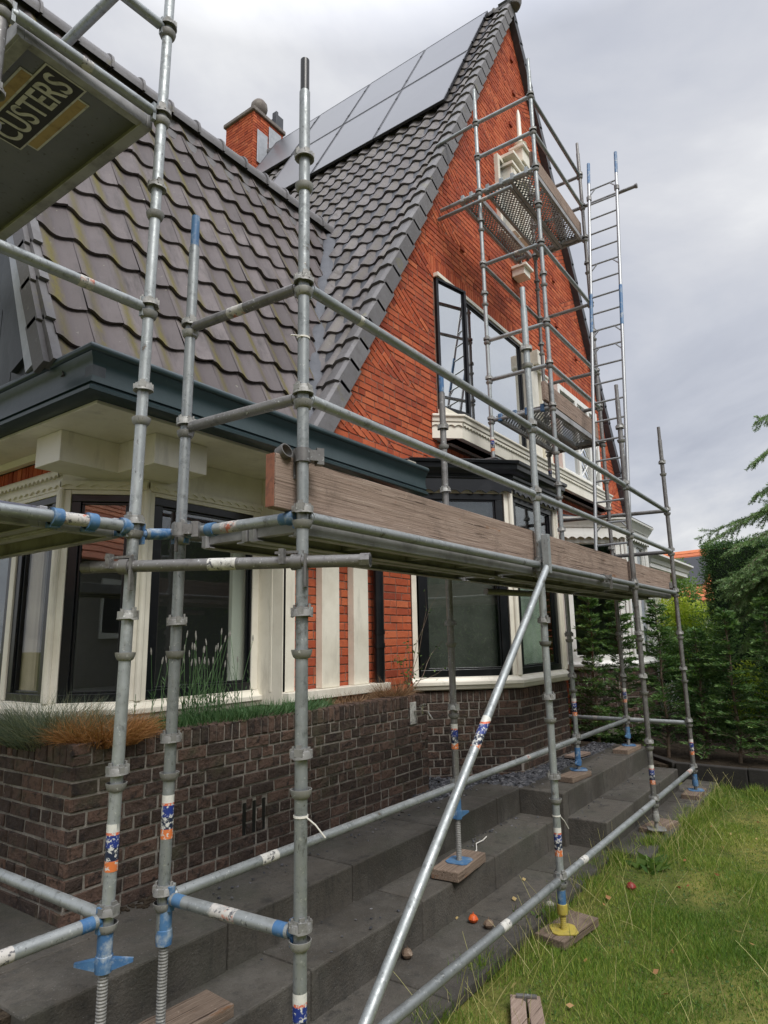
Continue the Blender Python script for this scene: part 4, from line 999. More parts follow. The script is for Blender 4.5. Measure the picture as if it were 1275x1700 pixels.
ledger(front, (XS[4], YF, lev(2) + H + .01), (XS[4] - .02, 3.70, lev(2) + H + .06), (True, False), name='transom', dark=True, label=[(.78, .05, 'sticker_white')])
ledger(front, (XS[4], YF, lev(-3) + H), (XB[4] + .05, 3.25, lev(-3) + H), (True, False), name='transom', label=[(.72, .05, 'sticker_red')])
ledger(front, (4.40, 2.215, .335), (4.98, 2.063, .335), (False, False), name='short_tube', dark=True)
# tower ledgers
for k in (4, 5, 6, 8, 10, 11, 12): ledger(front, (XB[3], YB, lev(k) + H), (XT1, YT, lev(k) + H), name='transom', label=[(.4, .06, 'sticker_red')] if k in (8, 6) else None)
for k in (5, 6, 8, 12): ledger(front, (XB[4], YB, lev(k) + H), (XT3, YT, lev(k) + H), name='transom', dark=True)
for k in (4, 10): ledger(front, (XB[4], YB, lev(k) + H), (XT3, YT, lev(k) + H), name='transom', dark=True)
for k in (5, 6, 8, 11, 12): ledger(front, (XB[3], YB, lev(k) + H), (XB[4], YB, lev(k) + H))
ledger(front, (XT1, YT, lev(8) + H), (XT3, YT, lev(8) + H), dark=True)
ledger(front, (XT1, YT + .05, lev(12) + H), (XT1, YG - .01, lev(12) + H - .03), (False, False), name='wall_tie')
for dx, dz, y0, y1 in ((0, 0.0, YT + .05, YG - .03), (-.06, -.16, 2.72, YG - .02)):
    ledger(front, (XT1 + dx, y0, lev(10) + H + dz), (XT1 + dx, y1, lev(10) + H + dz - .01), (False, False), name='wall_tie', label=[(.35, .09, 'sticker_red')])
ledger(front, (XB[4] + .055, 3.2, lev(11) + .07), (XB[4] + .055, 1.75, lev(11) + .07), (False, False), name='ladder_tube', dark=True)
mb = MB(); mb.lathe([(.024, 0), (.024, .02), (.034, .04), (.034, .06)], (0, 0, 0), 14, M=Matrix.Translation((XB[4] + .055, 1.75, lev(11) + .07)) @ Matrix.Rotation(R_(90), 4, 'X')); mb.build('tube_end', M['galv_dark'], front, smooth=True)
# diagonal brace, clamped at the second upright, running down to the near corner
ledger(front, (4.27, YF - .062, .47), (1.90, YF - .064, -1.64), (False, False), name='diagonal_brace', label=[(.455, .20, 'sticker')])
mb = MB(); mb.box(4.245, 4.285, YF - .09, YF - .04, .42, .69); mb.build('brace_shoe', M['galv'], front, bevel=.004)
# clips round the transoms that carry the decks
for f in (.28, .93):
    mb = MB(); p = Vector((XB[1], YB, lev(0) + H)).lerp(Vector((XS[1], YF, lev(0) + H)), f)
    d = Vector((XS[1] - XB[1], YF - YB, 0)).normalized(); mb.tube(p - d * .022, p + d * .022, .030, 14); mb.build('deck_hook', M['blue'], front, smooth=True)
# short link from the front run to the side run
ledger(front, (1.62, YB + .02, lev(0) + .005), (XB[1], YB, lev(0) + H), (True, True), name='link_tube', paint='blue')
swivel(front, (XB[1] - .075, YB - .09, lev(0) + .03), 2.2)
swivel(front, (XS[1], YF, lev(1) - .22), 2.6); swivel(front, (XS[4] - .04, YF + .06, lev(0) + .12), .5)
mb = MB()
mb.lathe([(.026, -.02), (.032, -.02), (.032, .02), (.026, .02)], seg=16, cap=False, M=Matrix.Translation((XS[1] - .058, YF + .05, lev(1) - .21)) @ Matrix.Rotation(R_(70), 4, 'X')); mb.build('open_clamp', M['galv_dark'], front, smooth=True)
swivel(front, (5.75, YF, lev(0) + H), 0); 
# plastic ties on the uprights
def cable_tie(x, y, z, tail, nm='cable_tie'):
    mb = MB(); mb.lathe([(TR + .001, -.004), (TR + .003, -.004), (TR + .003, .004), (TR + .001, .004)], (x, y, z), 16, cap=False)
    mb.path([(x, y - TR, z), (x + tail[0] * .5, y - TR + tail[1] * .5, z + tail[2] * .4), (x + tail[0], y - TR + tail[1], z + tail[2])], .0028, 5); mb.build(nm, M['rope'], front)
cable_tie(XS[1], YF, lev(1) + .29, (-.07, .03, -.01)); cable_tie(XS[1], YF, lev(-2) - .08, (.05, -.05, -.075)); cable_tie(XS[2], YF, lev(-3) - .09, (.11, -.01, -.10))
# jacks and their sole boards
jack(front, XS[2], YF, lev(-4) - .108, -1.805, 'yellow', False, nut=lev(-4) - .138, rz=.2)
mb = MB(); mb.tube((XS[2], YF, lev(-4) - .109), (XS[2], YF, lev(-4) - .03), TR + .002, 16); mb.build('painted_socket', M['blue'], front, smooth=True)
jack(front, XS[3], YF, lev(-4) - .10 + .05, -1.755, 'cast', False, nut=lev(-4) - .11)
jack(front, XS[4], YF, lev(-4) - .08 + .05, -1.75, 'blue', False, thread=False, nut=lev(-4) - .13)
jack(front, XB[1], YB, lev(-3) + .0, -1.525, 'blue', False, nut=lev(-3) - .115)
jack(front, XB[2], YB, lev(-3) - .05, -1.505, 'blue', True, nut=lev(-3) - .16, rz=-.3)
jack(front, XB[3], YB, lev(-3) - .05, -1.305, 'blue', True, thread=False, nut=lev(-3) - .19, rz=.1)
jack(front, XB[4], YB, lev(-3) - .05, -1.31, 'blue', True, thread=False, nut=lev(-3) - .155)
jack(front, XS[1], YF, lev(-4) - .10, -1.75, 'blue', False, nut=lev(-4) - .16)
# tube feet on the bay roof
for x in (XT1, XT3):
    mb = MB(); mb.box(x - .07, x + .07, YT - .07, YT + .07, 2.01, 2.025); mb.build('foot_plate', M['galv'], front)

def plank(name, label, cat, c, size, rz, mat='wood_fresh', group=None, tilt=0, chips=0):
    """a board whose own x axis runs along the grain"""
    L, Wd, T = size; mb = MB(); n = 8
    vs = []; fs = []
    for i in range(n + 1):
        x = -L / 2 + L * i / n; e = (random.random() - .5) * .006
        for y, z in ((-Wd / 2, -T / 2), (Wd / 2, -T / 2), (Wd / 2, T / 2), (-Wd / 2, T / 2)): vs.append((x + (e if i in (0, n) else 0), y + e * .6, z + (random.random() - .5) * .003))
    for i in range(n):
        for k in range(4): fs.append((4 * i + k, 4 * i + (k + 1) % 4, 4 * i + 4 + (k + 1) % 4, 4 * i + 4 + k))
    fs += [(3, 2, 1, 0)]; mb.add(vs, fs)
    mb.add([vs[4 * n + k] for k in range(4)], [(0, 1, 2, 3)], 0)
    o = mb.build(name, [M[mat]], bevel=.005)
    o.location = c; o.rotation_euler = (0, tilt, rz); return tag(o, label, cat, group)
SG = 'boards under the scaffold feet'
plank('sole_board', 'weathered board on the grass under the yellow scaffold foot', 'board', (4.385, 1.747, -1.832), (.46, .20, .052), R_(-7.5), group=SG)
plank('sole_board', 'board under the second scaffold foot beyond the yellow one, half hidden by grass', 'board', (6.86, 1.765, -1.778), (.44, .20, .045), R_(-9), group=SG)
plank('sole_board', 'board under the farthest scaffold foot beside the lawn', 'board', (8.41, 1.745, -1.775), (.46, .185, .05), R_(0), group=SG)
plank('sole_board', 'thick pale board on the lower step under the threaded scaffold foot', 'board', (4.255, 2.445, -1.536), (.47, .20, .062), R_(5), group=SG)
plank('sole_board', 'board on the upper step beside the slate chips under a blue foot', 'board', (6.50, 2.42, -1.333), (.42, .17, .05), R_(-5), group=SG)
plank('sole_board', 'board at the far end of the upper step under a blue foot', 'board', (8.33, 2.425, -1.336), (.50, .18, .05), R_(-2), group=SG)
plank('sole_board', 'big brown board at the bottom left under a blue foot plate', 'board', (1.95, 2.50, -1.55), (.46, .20, .05), R_(-4), group=SG)
plank('sole_board', 'board just out of the picture under the nearest upright', 'board', (1.9, YF, -1.778), (.4, .2, .045), 0, group=SG)
plank('loose_board', 'reddish offcut lying on the slate chips by the bay', 'board', (7.62, 2.78, -1.33), (.36, .14, .03), R_(-8), 'wood')
e = empty('short_plank', 'short split wooden plank with a metal bar lying on the lawn at the bottom edge', 'board', (3.36, 1.56, LAWN))
for q, w in ((-.042, .078), (.042, .070)):
    mb = MB(); ang = math.atan2(-.13, -.26); A = Matrix.Translation((3.36, 1.575, LAWN + .035)) @ Matrix.Rotation(ang, 4, 'Z')
    mb.box(-.13 if q > 0 else -.13, .32, q - w / 2, q + w / 2, -.014, .014, M=A @ Matrix.Rotation(.03 * (1 if q > 0 else -.3), 4, 'Z')); mb.build('board', M['wood'], e, bevel=.006)
mb = MB(); mb.box(-.11, -.09, -.05, .055, .015, .03, M=A); mb.box(-.08, -.07, -.01, .0, .0, .035, M=A); mb.build('metal_bar', M['galv_dark'], e, bevel=.003)

# ---- decks of the front run
def deck(x0, x1, y0, y1, zt, label, ply='ply', rails=True, group='scaffold decks', hooks=True):
    e = empty('scaffold_deck', label, 'scaffold deck', ((x0 + x1) / 2, (y0 + y1) / 2, zt), group)
    mb = MB(); mb.box(x0 + .01, x1 - .01, y0 + .03, y1 - .03, zt - .022, zt); mb.build('deck_board', M[ply], e)
    mb = MB()
    for y in (y0, y1 - .03): mb.box(x0, x1, y, y + .03, zt - .085, zt - .002); mb.box(x0, x1, y + (.012 if y == y0 else -.03), y + (.06 if y == y0 else .018), zt - .09, zt - .083)
    n = max(2, int((x1 - x0) / .55))
    for k in range(n + 1):
        x = x0 + .02 + (x1 - x0 - .07) * k / n; mb.box(x, x + .035, y0 + .031, y1 - .031, zt - .07, zt - .023)
    mb.build('deck_frame', M['deck_alu'], e, bevel=.003)
    return e
DZ = .527
DW = (YB - YF - .10) / 2
for a in (1, 2, 3):
    for q, w in ((0, 'outer'), (1, 'inner')):
        nm = {1: 'above the near windows', 2: 'in the middle bay of the scaffold', 3: 'in the far bay of the scaffold'}[a]
        y0 = YF + .045 + q * (DW + .01)
        deck(XS[a] + .03, XS[a + 1] - .03, y0, y0 + DW - .005, DZ - .02, '%s walkway deck seen from below %s' % (w, nm))
# planks as toe boards
TG = 'timber toe boards of the scaffold'
def toe(x0, y0, x1, y1, z, h, label, T=.045, dz=0.0):
    L = math.hypot(x1 - x0, y1 - y0)
    o = plank('toe_board', label, 'toe board', ((x0 + x1) / 2, (y0 + y1) / 2, z + h / 2), (L, T, h), math.atan2(y1 - y0, x1 - x0), 'wood', TG, tilt=-dz)
    return o
toe(1.775, 1.803, 4.325, 1.80, .512, .222, 'long brown toe board at the near end with a red sawn end', dz=.0)
toe(4.40, 1.80, 6.62, 1.798, .510, .222, 'brown toe board between the second and third uprights')
toe(6.72, 1.80, 8.46, 1.798, .508, .215, 'pale toe board at the far end of the walkway')
mb = MB(); mb.box(-.0, .004, -.022, .022, -.107, .107); o = mb.build('sawn_end', M['end_grain']); t0 = [x for x in COL.objects if x.name.startswith('toe_board')][0]
o.parent = t0; o.location = (-flen((1.775, 1.803), (4.325, 1.80)) / 2 - .0085, 0, 0)
toe(XB[3] + .02, YB + .06, XB[4], YB + .06, lev(10) + .10, .20, 'toe board along the topmost platform', .04)
toe(XB[3] - .12, YB + .05, XB[4] - .02, YB + .06, lev(4) + .09, .22, 'toe board on the middle platform in front of the upper window', .04)
# steel decks of the tower
def steel_deck(y0, y1, k, label):
    z = lev(k) + .085; x0, x1 = XB[3] + .03, XB[4] - .03
    e = empty('steel_deck', label, 'scaffold deck', ((x0 + x1) / 2, (y0 + y1) / 2, z), 'perforated steel decks of the tower')
    mb = MB(); mb.box(x0, x1, y0 + .02, y1 - .02, z - .003, z); mb.build('perforated_sheet', M['perf'], e)
    mb = MB()
    for y in (y0, y1 - .022): mb.box(x0 - .01, x1 + .01, y, y + .022, z - .065, z + .002); mb.box(x0 - .01, x1 + .01, y + (.022 if y == y0 else -.02), y + (.042 if y == y0 else .0), z - .065, z - .058)
    for x in (x0, x1 - .05): mb.box(x, x + .05, y0 + .022, y1 - .022, z - .05, z - .004)
    for k_ in range(2):
        for x in (x0 - .03, x1): mb.box(x, x + .03, y0 + .05 + k_ * (y1 - y0 - .14), y0 + .09 + k_ * (y1 - y0 - .14), z - .08, z)
    mb.build('side_rail', M['deck_alu'], e, bevel=.003)
    for k_ in range(2):
        mb = MB(); mb.box(x0 - .06, x0 - .012, y0 + .05 + k_ * (y1 - y0 - .14), y0 + .095 + k_ * (y1 - y0 - .14), z - .085, z + .004); mb.build('deck_hook', M['blue' if k == 4 else 'galv'], e, bevel=.006)
w3 = (YT - YB - .08) / 2
for k, lv_n in ((10, 'topmost'), (4, 'middle')):
    for q, n in ((0, 'outer'), (1, 'inner')): steel_deck(YB + .04 + q * w3, YB + .04 + (q + 1) * w3 - .01, k, '%s perforated deck of the %s tower platform' % (n, lv_n))
steel_deck(YT + .04, YT + .30, 10, 'perforated deck closest to the gable wall on the topmost platform')

# ---- side run on the left
side = empty('scaffold', 'grey tube scaffold standing along the left side of the house', 'scaffold', (1.3, 3.5, PAVE))
L1X, L1Y = 1.60, 2.436
standard(side, L1X, L1Y, lev(-3) - .06, lev(7), -3, 6, (-3, 0, 2, 4, 5), lean=(.0035, -.005), stick=lev(-2) - .22)
standard(side, .90, L1Y + .02, lev(-3) - .06, lev(7), -3, 6, (-3, 0, 2, 4, 5), dark=True)
for x in (1.60, .90): standard(side, x, 4.95, lev(-3) - .06, lev(7), -3, 6, (-3, 0, 2, 4, 5))
jack(side, L1X - .012, L1Y + .018, lev(-3) - .0, -1.80, 'blue', True, nut=lev(-3) - .125, rz=R_(-45))
for x, y in ((.9, L1Y), (1.6, 4.95), (.9, 4.95)): jack(side, x, y, lev(-3), -1.80, 'blue', False, nut=lev(-3) - .12)
for k in (-3, 0, 2, 5):
    ledger(side, (L1X + .0035 * k, L1Y - .005 * k, lev(k) + H), (.90, L1Y + .02, lev(k) + H), name='transom', label={-3: [(.62, .16, 'sticker_red')], 0: [(.36, .12, 'sticker_red')], 2: [(.42, .06, 'sticker_red')], 5: None}[k], paint='blue' if k == -3 else None)
ledger(side, (L1X, L1Y - .02, lev(4) + H), (.90, L1Y + .0, lev(4) + H), name='transom', label=[(.52, .05, 'sticker_red')])
for k in (-3,): ledger(side, (L1X - .01, L1Y, lev(k) + H), (1.60, 4.95, lev(k) + H))
ledger(side, (1.375, 2.36, 3.02), (1.375, 4.95, 3.06), (False, False), name='guard_tube')
for k in (5, 6): ledger(side, (.9, L1Y, lev(k) + H), (.9, 4.95, lev(k) + H))
for f in (.06, .27, .47):
    mb = MB(); p = Vector((L1X, L1Y, lev(0) + H)).lerp(Vector((.9, L1Y + .02, lev(0) + H)), f); mb.tube(p - Vector((.02, 0, 0)), p + Vector((.02, 0, 0)), .034, 14); mb.box(p.x - .02, p.x + .02, p.y - .0, p.y + .05, p.z - .04, p.z + .03); mb.build('deck_hook', M['blue'], side, smooth=True)
def deck_y(x0, x1, y0, y1, zt, label):
    e = empty('scaffold_deck', label, 'scaffold deck', ((x0 + x1) / 2, (y0 + y1) / 2, zt), 'scaffold decks')
    mb = MB(); mb.box(x0 + .03, x1 - .03, y0 + .03, y1 - .03, zt - .022, zt); mb.build('deck_board', M['ply'], e)
    mb = MB()
    for x in (x0, x1 - .03): mb.box(x, x + .03, y0, y1, zt - .085, zt - .002); mb.box(x + (.012 if x == x0 else -.03), x + (.06 if x == x0 else .018), y0, y1, zt - .09, zt - .083)
    for y in (y0, y1 - .04): mb.box(x0 + .031, x1 - .031, y, y + .04, zt - .084, zt - .023)
    mb.build('deck_frame', M['deck_alu'], e, bevel=.003); return e
dk = deck_y(.965, 1.60, L1Y + .03, 4.9, lev(4) + .065, 'dark plywood deck overhead with the CUSTERS name board on its underside')
deck_y(.965, 1.255, L1Y + .045, 4.9, lev(0) + .075, 'narrow left-hand deck of the side scaffold at window height')
deck_y(1.265, 1.565, L1Y + .045, 4.9, lev(0) + .07, 'deck of the side scaffold at window height, next to the bay window')
# the name on the underside: reads towards -y, letter tops towards -x
zt = lev(4) + .065 - .0245
def logo(dk):
    ang = None
    A = Matrix(((0, -1, 0, 0), (-1, 0, 0, 0), (0, 0, -1, 0), (0, 0, 0, 1)))   # text x -> -y, text y -> -x, facing down
    cx, cy = 1.225, 2.875
    T = Matrix.Translation((cx, cy, zt)) @ A
    def rect(x0, x1, y0, y1, z, mat, nm, th=.0012):
        mb = MB(); mb.box(x0, x1, y0, y1, z, z + th, M=T); mb.build(nm, M[mat], dk)
    rect(-.34, .20, .075, .150, .000, 'logo_pale', 'logo_bar'); rect(-.33, .19, .085, .140, .0013, 'logo_gold', 'logo_bar')
    rect(-.24, .24, -.150, -.075, .000, 'logo_pale', 'logo_bar'); rect(-.23, .23, -.140, -.085, .0013, 'logo_gold', 'logo_bar')
    rect(-.30, .31, -.095, .095, .0026, 'logo_pale', 'logo_panel'); rect(-.291, .301, -.086, .086, .0039, 'logo_dark', 'logo_panel')
    c = bpy.data.curves.new('lettering', 'FONT'); c.body = 'CUSTERS'; c.align_x = 'CENTER'; c.align_y = 'CENTER'; c.size = .178; c.extrude = .0008; c.offset = .0022
    o = bpy.data.objects.new('lettering', c); link(o); bpy.context.view_layer.update()
    dg = bpy.context.evaluated_depsgraph_get(); me = bpy.data.meshes.new_from_object(o.evaluated_get(dg)); bpy.data.objects.remove(o)
    w = max(v.co.x for v in me.vertices) - min(v.co.x for v in me.vertices)
    xm = sum((max(v.co.x for v in me.vertices), min(v.co.x for v in me.vertices))) / 2
    me.transform(T @ Matrix.Translation((0.005, 0, .0062)) @ Matrix.Diagonal((.545 / w, 1.0, 1, 1)) @ Matrix.Translation((-xm, 0, 0)))
    me.materials.clear(); me.materials.append(M['logo_pale'])
    t = bpy.data.objects.new('lettering', me); link(t); put(t, dk)
M['logo_pale'] = material('logo_pale', (.60, .59, .60), .6, var=[(20, (.28, .27, .265), .5, .75)])
M['logo_gold'] = material('logo_gold', (.42, .30, .14), .6, var=[(14, (.20, .13, .06), .5, .75)])
M['logo_dark'] = material('logo_dark', (.03, .028, .034), .6)
logo(dk)

# ---- loose tube clamped across the two runs
e = empty('scaffold_tube', 'loose brown-grey scaffold tube clamped level across two uprights in front of the bay', 'tube', (1.74, 2.05, .30))
pL, pR = Vector((1.487, 2.60, .318)), Vector((1.986, 1.485, .298))
off = (pR - pL).normalized().cross(Vector((0, 0, 1))) * -.0
mb = MB(); mb.tube(pL, pR, TR, 18); mb.build('tube', M['galv_dark'], e, smooth=True)
mb = MB(); d = (pR - pL).normalized(); mb.tube(pR - d * .035, pR + d * .004, TR + .004, 8); mb.build('tube_end', M['galv_dark'], e); mb = MB(); mb.tube(pL - d * .004, pL + d * .04, TR + .002, 14); mb.build('tube_end', M['galv_dark'], e)
mb = MB(); mb.tube(pR + d * .0041, pR + d * .006, TR - .006, 14); mb.build('tube_hole', M['plastic_black'], e)  # black disc stands in for the dark inside of the hollow tube
mb = MB(); c = pL.lerp(pR, .51); mb.tube(c - d * .06, c + d * .06, TR + .0008, 16, cap=False); mb.build('worn_label', M['sticker_white'], e, smooth=True)
for f in (.155, .765):
    c = pL.lerp(pR, f); q = d.to_track_quat('Z', 'Y').to_matrix().to_4x4()
    mb = MB(); mb.lathe([(.0255, -.022), (.032, -.022), (.032, .022), (.0255, .022)], seg=16, cap=False, M=Matrix.Translation(c) @ q)
    A = Matrix.Translation(c) @ Matrix.Rotation(math.atan2(d.y, d.x), 4, 'Z')
    mb.box(-.09, .03, -.012, .012, .034, .044, M=A); mb.box(-.06, -.04, -.05, -.02, -.01, .05, M=A); mb.box(.035, .045, -.03, .0, -.10, .03, M=A)
    mb.build('swivel_clamp', M['galv_dark'], e, smooth=True)

# ---- ladder
def ladder():
    e = empty('ladder', 'long aluminium ladder with blue joints leaning beyond the tower', 'ladder', (7.35, 2.11, DZ))
    yA, yB_ = 2.307, 1.925
    B = Vector((7.30, 0, DZ)); T = Vector((8.47, 0, 6.64))
    u = (T - B).normalized(); L = (T - B).length
    P = lambda a, y: B + u * a + Vector((0, y, 0))
    for y in (yA, yB_):
        mb = MB(); mb.tube(P(0, y), P(L, y), .021, 14); st = mb.build('stile', M['alu'], e, smooth=True)
        for a0, a1 in ((L - .38, L), (3.35, 3.95), (.05, .2)):
            if a0 > 1: mb = MB(); mb.tube(P(a0, y), P(a1, y), .0222, 14); mb.build('painted_joint', M['blue'], st, smooth=True)
    n = 22
    for k in range(n):
        a = .22 + k * .262; mb = MB(); mb.tube(P(a, yA - .015), P(a, yB_ + .015), .0125, 10)
        if k in (n - 1, n - 6, n - 10, n - 11, 2):
            for y, s in ((yA, -1), (yB_, 1)): mb.tube(P(a - .10, y + s * .01), P(a - .005, y + s * .09), .009, 8)
        mb.build('rung', M['alu'], e, smooth=True)
    for y in (yA, yB_):
        mb = MB(); mb.lathe([(.027, -.03), (.034, -.03), (.034, .03), (.027, .03)], seg=14, cap=False, M=Matrix.Translation(P((lev(11) + .05 - DZ) / u.z, y))); mb.build('ladder_clamp', M['galv_dark'], e)
ladder()

# ------------------------------------------------------------------ ground, steps, planter
def sheet(name, xs, ys, zf, mat):
    nx, ny = len(xs), len(ys); vs = [(x, y, zf(x, y)) for y in ys for x in xs]
    fs = [(j * nx + i, j * nx + i + 1, (j + 1) * nx + i + 1, (j + 1) * nx + i) for j in range(ny - 1) for i in range(nx - 1)]
    mb = MB(); mb.add(vs, fs); o = mb.build(name, mat, smooth=True); o['kind'] = 'structure'; return o
def lz(x, y):
    return LAWN + .012 * math.sin(x * 2.1 + y * 1.3) + .01 * math.sin(x * 5.3 - y * 4.1) + (.02 if y > 1.5 and x > 5.5 else 0)
xs = [-150, -60, -20, -6] + [i * .25 for i in range(-8, 41)] + [14, 20, 40, 90, 200]
ys = [-200, -80, -30, -10, -5] + [i * .25 for i in range(-12, 11)] + [5, 9, 14, 25, 60, 200]
sheet('lawn', xs, ys, lambda x, y: lz(x, y) if -2 < x < 10 and -3 < y < 2.5 else LAWN - .02, M['lawn'])
# paving strip along the foot of the steps
def blocks(name, xs, y0, y1, z0, z1, gap=.008, bev=.010):
    mb = MB()
    for a, b in zip(xs[:-1], xs[1:]):
        j = random.random() * .004
        mb.box(a + gap / 2, b - gap / 2, y0 + j, y1, z0, z1 + j * .6)
    o = mb.build(name, M['stone'], bevel=bev); o['kind'] = 'structure'; return o
blocks('paving', [0.2, 1.2, 2.2, 3.2, 4.2, 5.2, 5.98], 1.90, 2.40, PAVE - .06, PAVE)
blocks('paving', [5.99, 7.0, 8.0, 9.0, 9.3], 1.63, 2.0, PAVE - .06, PAVE + .003)
blocks('stone_steps', [0.65, 1.65, 2.66, 3.67, 4.66, 5.66, 5.97], 2.372, 2.735, PAVE - .06, T1)
blocks('stone_steps', [1.43, 2.43, 3.42, 4.42, 5.42, 5.97], 2.715, 3.14, PAVE - .05, T2)
blocks('stone_steps', [5.95, 6.8, 7.8, 8.68], 1.955, 2.31, PAVE - .06, T1 + .002)
blocks('stone_steps', [5.87, 6.0, 7.0, 8.0, 8.78], 2.298, 2.72, PAVE - .05, T2 + .002)
blocks('stone_steps', [1.43, 2.30], 3.145, 9, PAVE - .05, T2 - .002); blocks('stone_steps', [.65, 1.42], 3.1, 9, PAVE - .06, T1 - .002)
mb = MB(); mb.box(1.0, 8.9, 2.8, YG + .1, PAVE - .2, T2 - .012); o = mb.build('gravel_bed', M['soil']); o['kind'] = 'structure'
mb = MB(); mb.box(9.36, 30, -30, 12, LAWN - .05, -1.66); mb.box(8.80, 9.355, 2.5, 4, LAWN - .05, -1.50); o = mb.build('planting_bed', M['soil']); o['kind'] = 'structure'
# kerb of the planting bed
mb = MB()
kp = [(9.9, 2.62), (9.33, 2.12), (9.29, 1.30), (9.27, .3), (9.25, -1), (9.2, -4)]
for a, b in zip(kp[:-1], kp[1:]):
    Fm = frame(a, b); mb.box(.006, flen(a, b) - .002, -.05, .05, LAWN - .1, -1.612 + random.random() * .01, M=Fm)
o = mb.build('kerb', M['kerb'], bevel=.012); o['kind'] = 'structure'
# slate chips
def chips(name, n, area, z, size=.018):
    mb = MB()
    for k in range(n):
        x, y = area(); s = size * (.5 + random.random()); A = Matrix.Translation((x, y, z + s * .25 + random.random() * .012)) @ Matrix.Rotation(random.random() * 6, 4, 'Z') @ Matrix.Rotation((random.random() - .5) * 1.2, 4, 'X')
        q = lambda: .7 + random.random() * .6
        vs = [(-s * q(), -s * .7 * q(), -s * .3), (s * q(), -s * .7 * q(), -s * .3), (s * q(), s * .7 * q(), -s * .3), (-s * q(), s * .7 * q(), -s * .3), (-s * .7 * q(), -s * .5, s * .35 * q()), (s * .7 * q(), -s * .5, s * .35), (s * .6, s * .5 * q(), s * .35 * q()), (-s * .6, s * .5, s * .35)]
        mb.add([tuple(A @ Vector(v)) for v in vs], [(0, 3, 2, 1), (4, 5, 6, 7), (0, 1, 5, 4), (1, 2, 6, 5), (2, 3, 7, 6), (3, 0, 4, 7)], 0, random.random())
    o = mb.build(name, M['slate']); o['kind'] = 'stuff'; return o
def a1():
    while True:
        x = random.uniform(5.0, 8.8); y0 = 2.72 if x > 5.9 else 3.14
        y = y0 + abs(random.gauss(0, .35)) - .03
        base = 3.75 if x < 5.7 else (3.75 - (x - 5.74) if x < 6.56 else 2.95)
        if y < base + .03 and y < 3.9: return x, y
chips('slate_chips', 3600, a1, T2 - .012, .017)
def a2():
    return random.uniform(3.4, 8.6), 0
def a3():
    r = random.random()
    if r < .35: x = random.uniform(4.6, 5.9); return x, 2.715 - abs(random.gauss(0, .07))
    if r < .6: x = random.uniform(6.0, 8.6); return x, 2.29 - abs(random.gauss(0, .05))
    x = random.uniform(2.6, 8.6); return x, (2.70 if x < 5.9 else 2.28) - random.random() * .3
chips('slate_crumbs', 110, a3, T1, .007)
def a4():
    x = random.uniform(2.2, 8.6); return x, (3.12 if x < 5.9 else 2.7) - abs(random.gauss(0, .12))
chips('slate_crumbs', 130, a4, T2, .007)
# soil and leaf litter along the foot of the planter wall
mb = MB()
for k in range(500):
    x = random.uniform(2.0, 5.4); s = random.uniform(.006, .02); A = Matrix.Translation((x, 3.35 - abs(random.gauss(0, .05)), T2 + s * .2)) @ Matrix.Rotation(random.random() * 6, 4, 'Z')
    mb.box(-s, s, -s * .5, s * .5, -s * .2, s * .25, M=A)
o = mb.build('earth_crumbs', M['soil']); o['kind'] = 'stuff'
mb = MB(); mb.box(1.95, 5.4, 3.13, 3.37, PAVE, T2 - .001); o = mb.build('step_backing', M['stone']); o['kind'] = 'structure'

# brick planter
PX0, PX1, PY, PZ = 1.93, 5.36, 3.36, -.505
ROUGH = 2.6
planter = empty('brick_planter', 'low dark brown brick planter wall under the corner bay window', 'planter', (3.6, 3.4, T2))
mb = MB(); HS = .105
Fr, Fl = frame((PX0, PY), (PX1, PY)), frame((PX0, 7.5), (PX0, PY))
slots = [(3.10 - PX0 + i * .085, 3.10 - PX0 + i * .085 + .035, -1.215, -1.02) for i in range(3)]
brick_wall(mb, Fr, 0, PX1 - PX0, T2 - .01, PZ - HS - .003, holes=slots, J=.0145, L=.20); soldiers(mb, Fr, .11, PX1 - PX0, PZ - HS, PZ)
brick(mb, Fr, [(.0, PZ - HS * .5), (.10, PZ - HS * .5), (.10, PZ), (.0, PZ)]); brick(mb, Fr, [(.0, PZ - HS), (.10, PZ - HS), (.10, PZ - HS * .5 - .01), (.0, PZ - HS * .5 - .01)])
Ll = 7.5 - PY
brick_wall(mb, Fl, 0, Ll, T2 - .01, PZ - HS - .003, J=.0145, L=.20); soldiers(mb, Fl, 0, Ll - .06, PZ - HS, PZ); brick(mb, Fl, [(Ll - .052, PZ - HS), (Ll - .002, PZ - HS), (Ll - .002, PZ), (Ll - .052, PZ)])
Fe = frame((PX1, PY), (PX1, PY + .6)); brick_wall(mb, Fe, 0, .4, T2 - .01, PZ - HS - .003, J=.012); soldiers(mb, Fe, 0, .4, PZ - HS, PZ)
# top faces of the coping
for (Fm, L) in ((Fr, PX1 - PX0), (Fl, Ll)):
    n = int(L / .064)
    for k in range(n):
        s = k * L / n; mb.box(s + .005, s + L / n - .005, -.195, -.012, PZ - .02, PZ - .004 + random.random() * .004, t=random.random(), M=Fm)
pw = mb.build('planter_bricks', M['dark_brick'], planter)
mb = MB()
mb.box(PX0 + .006, PX1 - .006, PY + .006, PY + .19, PAVE, PZ - .013); mb.box(PX0 + .0061, PX0 + .19, PY + .19, 7.5, PAVE, PZ - .013)
mb.build('mortar_bed', M['mortar'], planter)
mb = MB(); mb.box(PX0 + .19, PX1 - .1, PY + .19, 4.6, PAVE, PZ - .06); mb.box(PX0 + .19, 2.6, 4.6, 7.5, PAVE, PZ - .062); mb.build('planter_soil', M['soil'], planter)
mb = MB()
for a, b, z0, z1 in slots: mb.box(a + .003, b - .003, -.035, -.004, z0, z1, M=Fr)
mb.build('vent_slots', M['plastic_black'], planter)  # black fill stands in for the shade inside the open slots
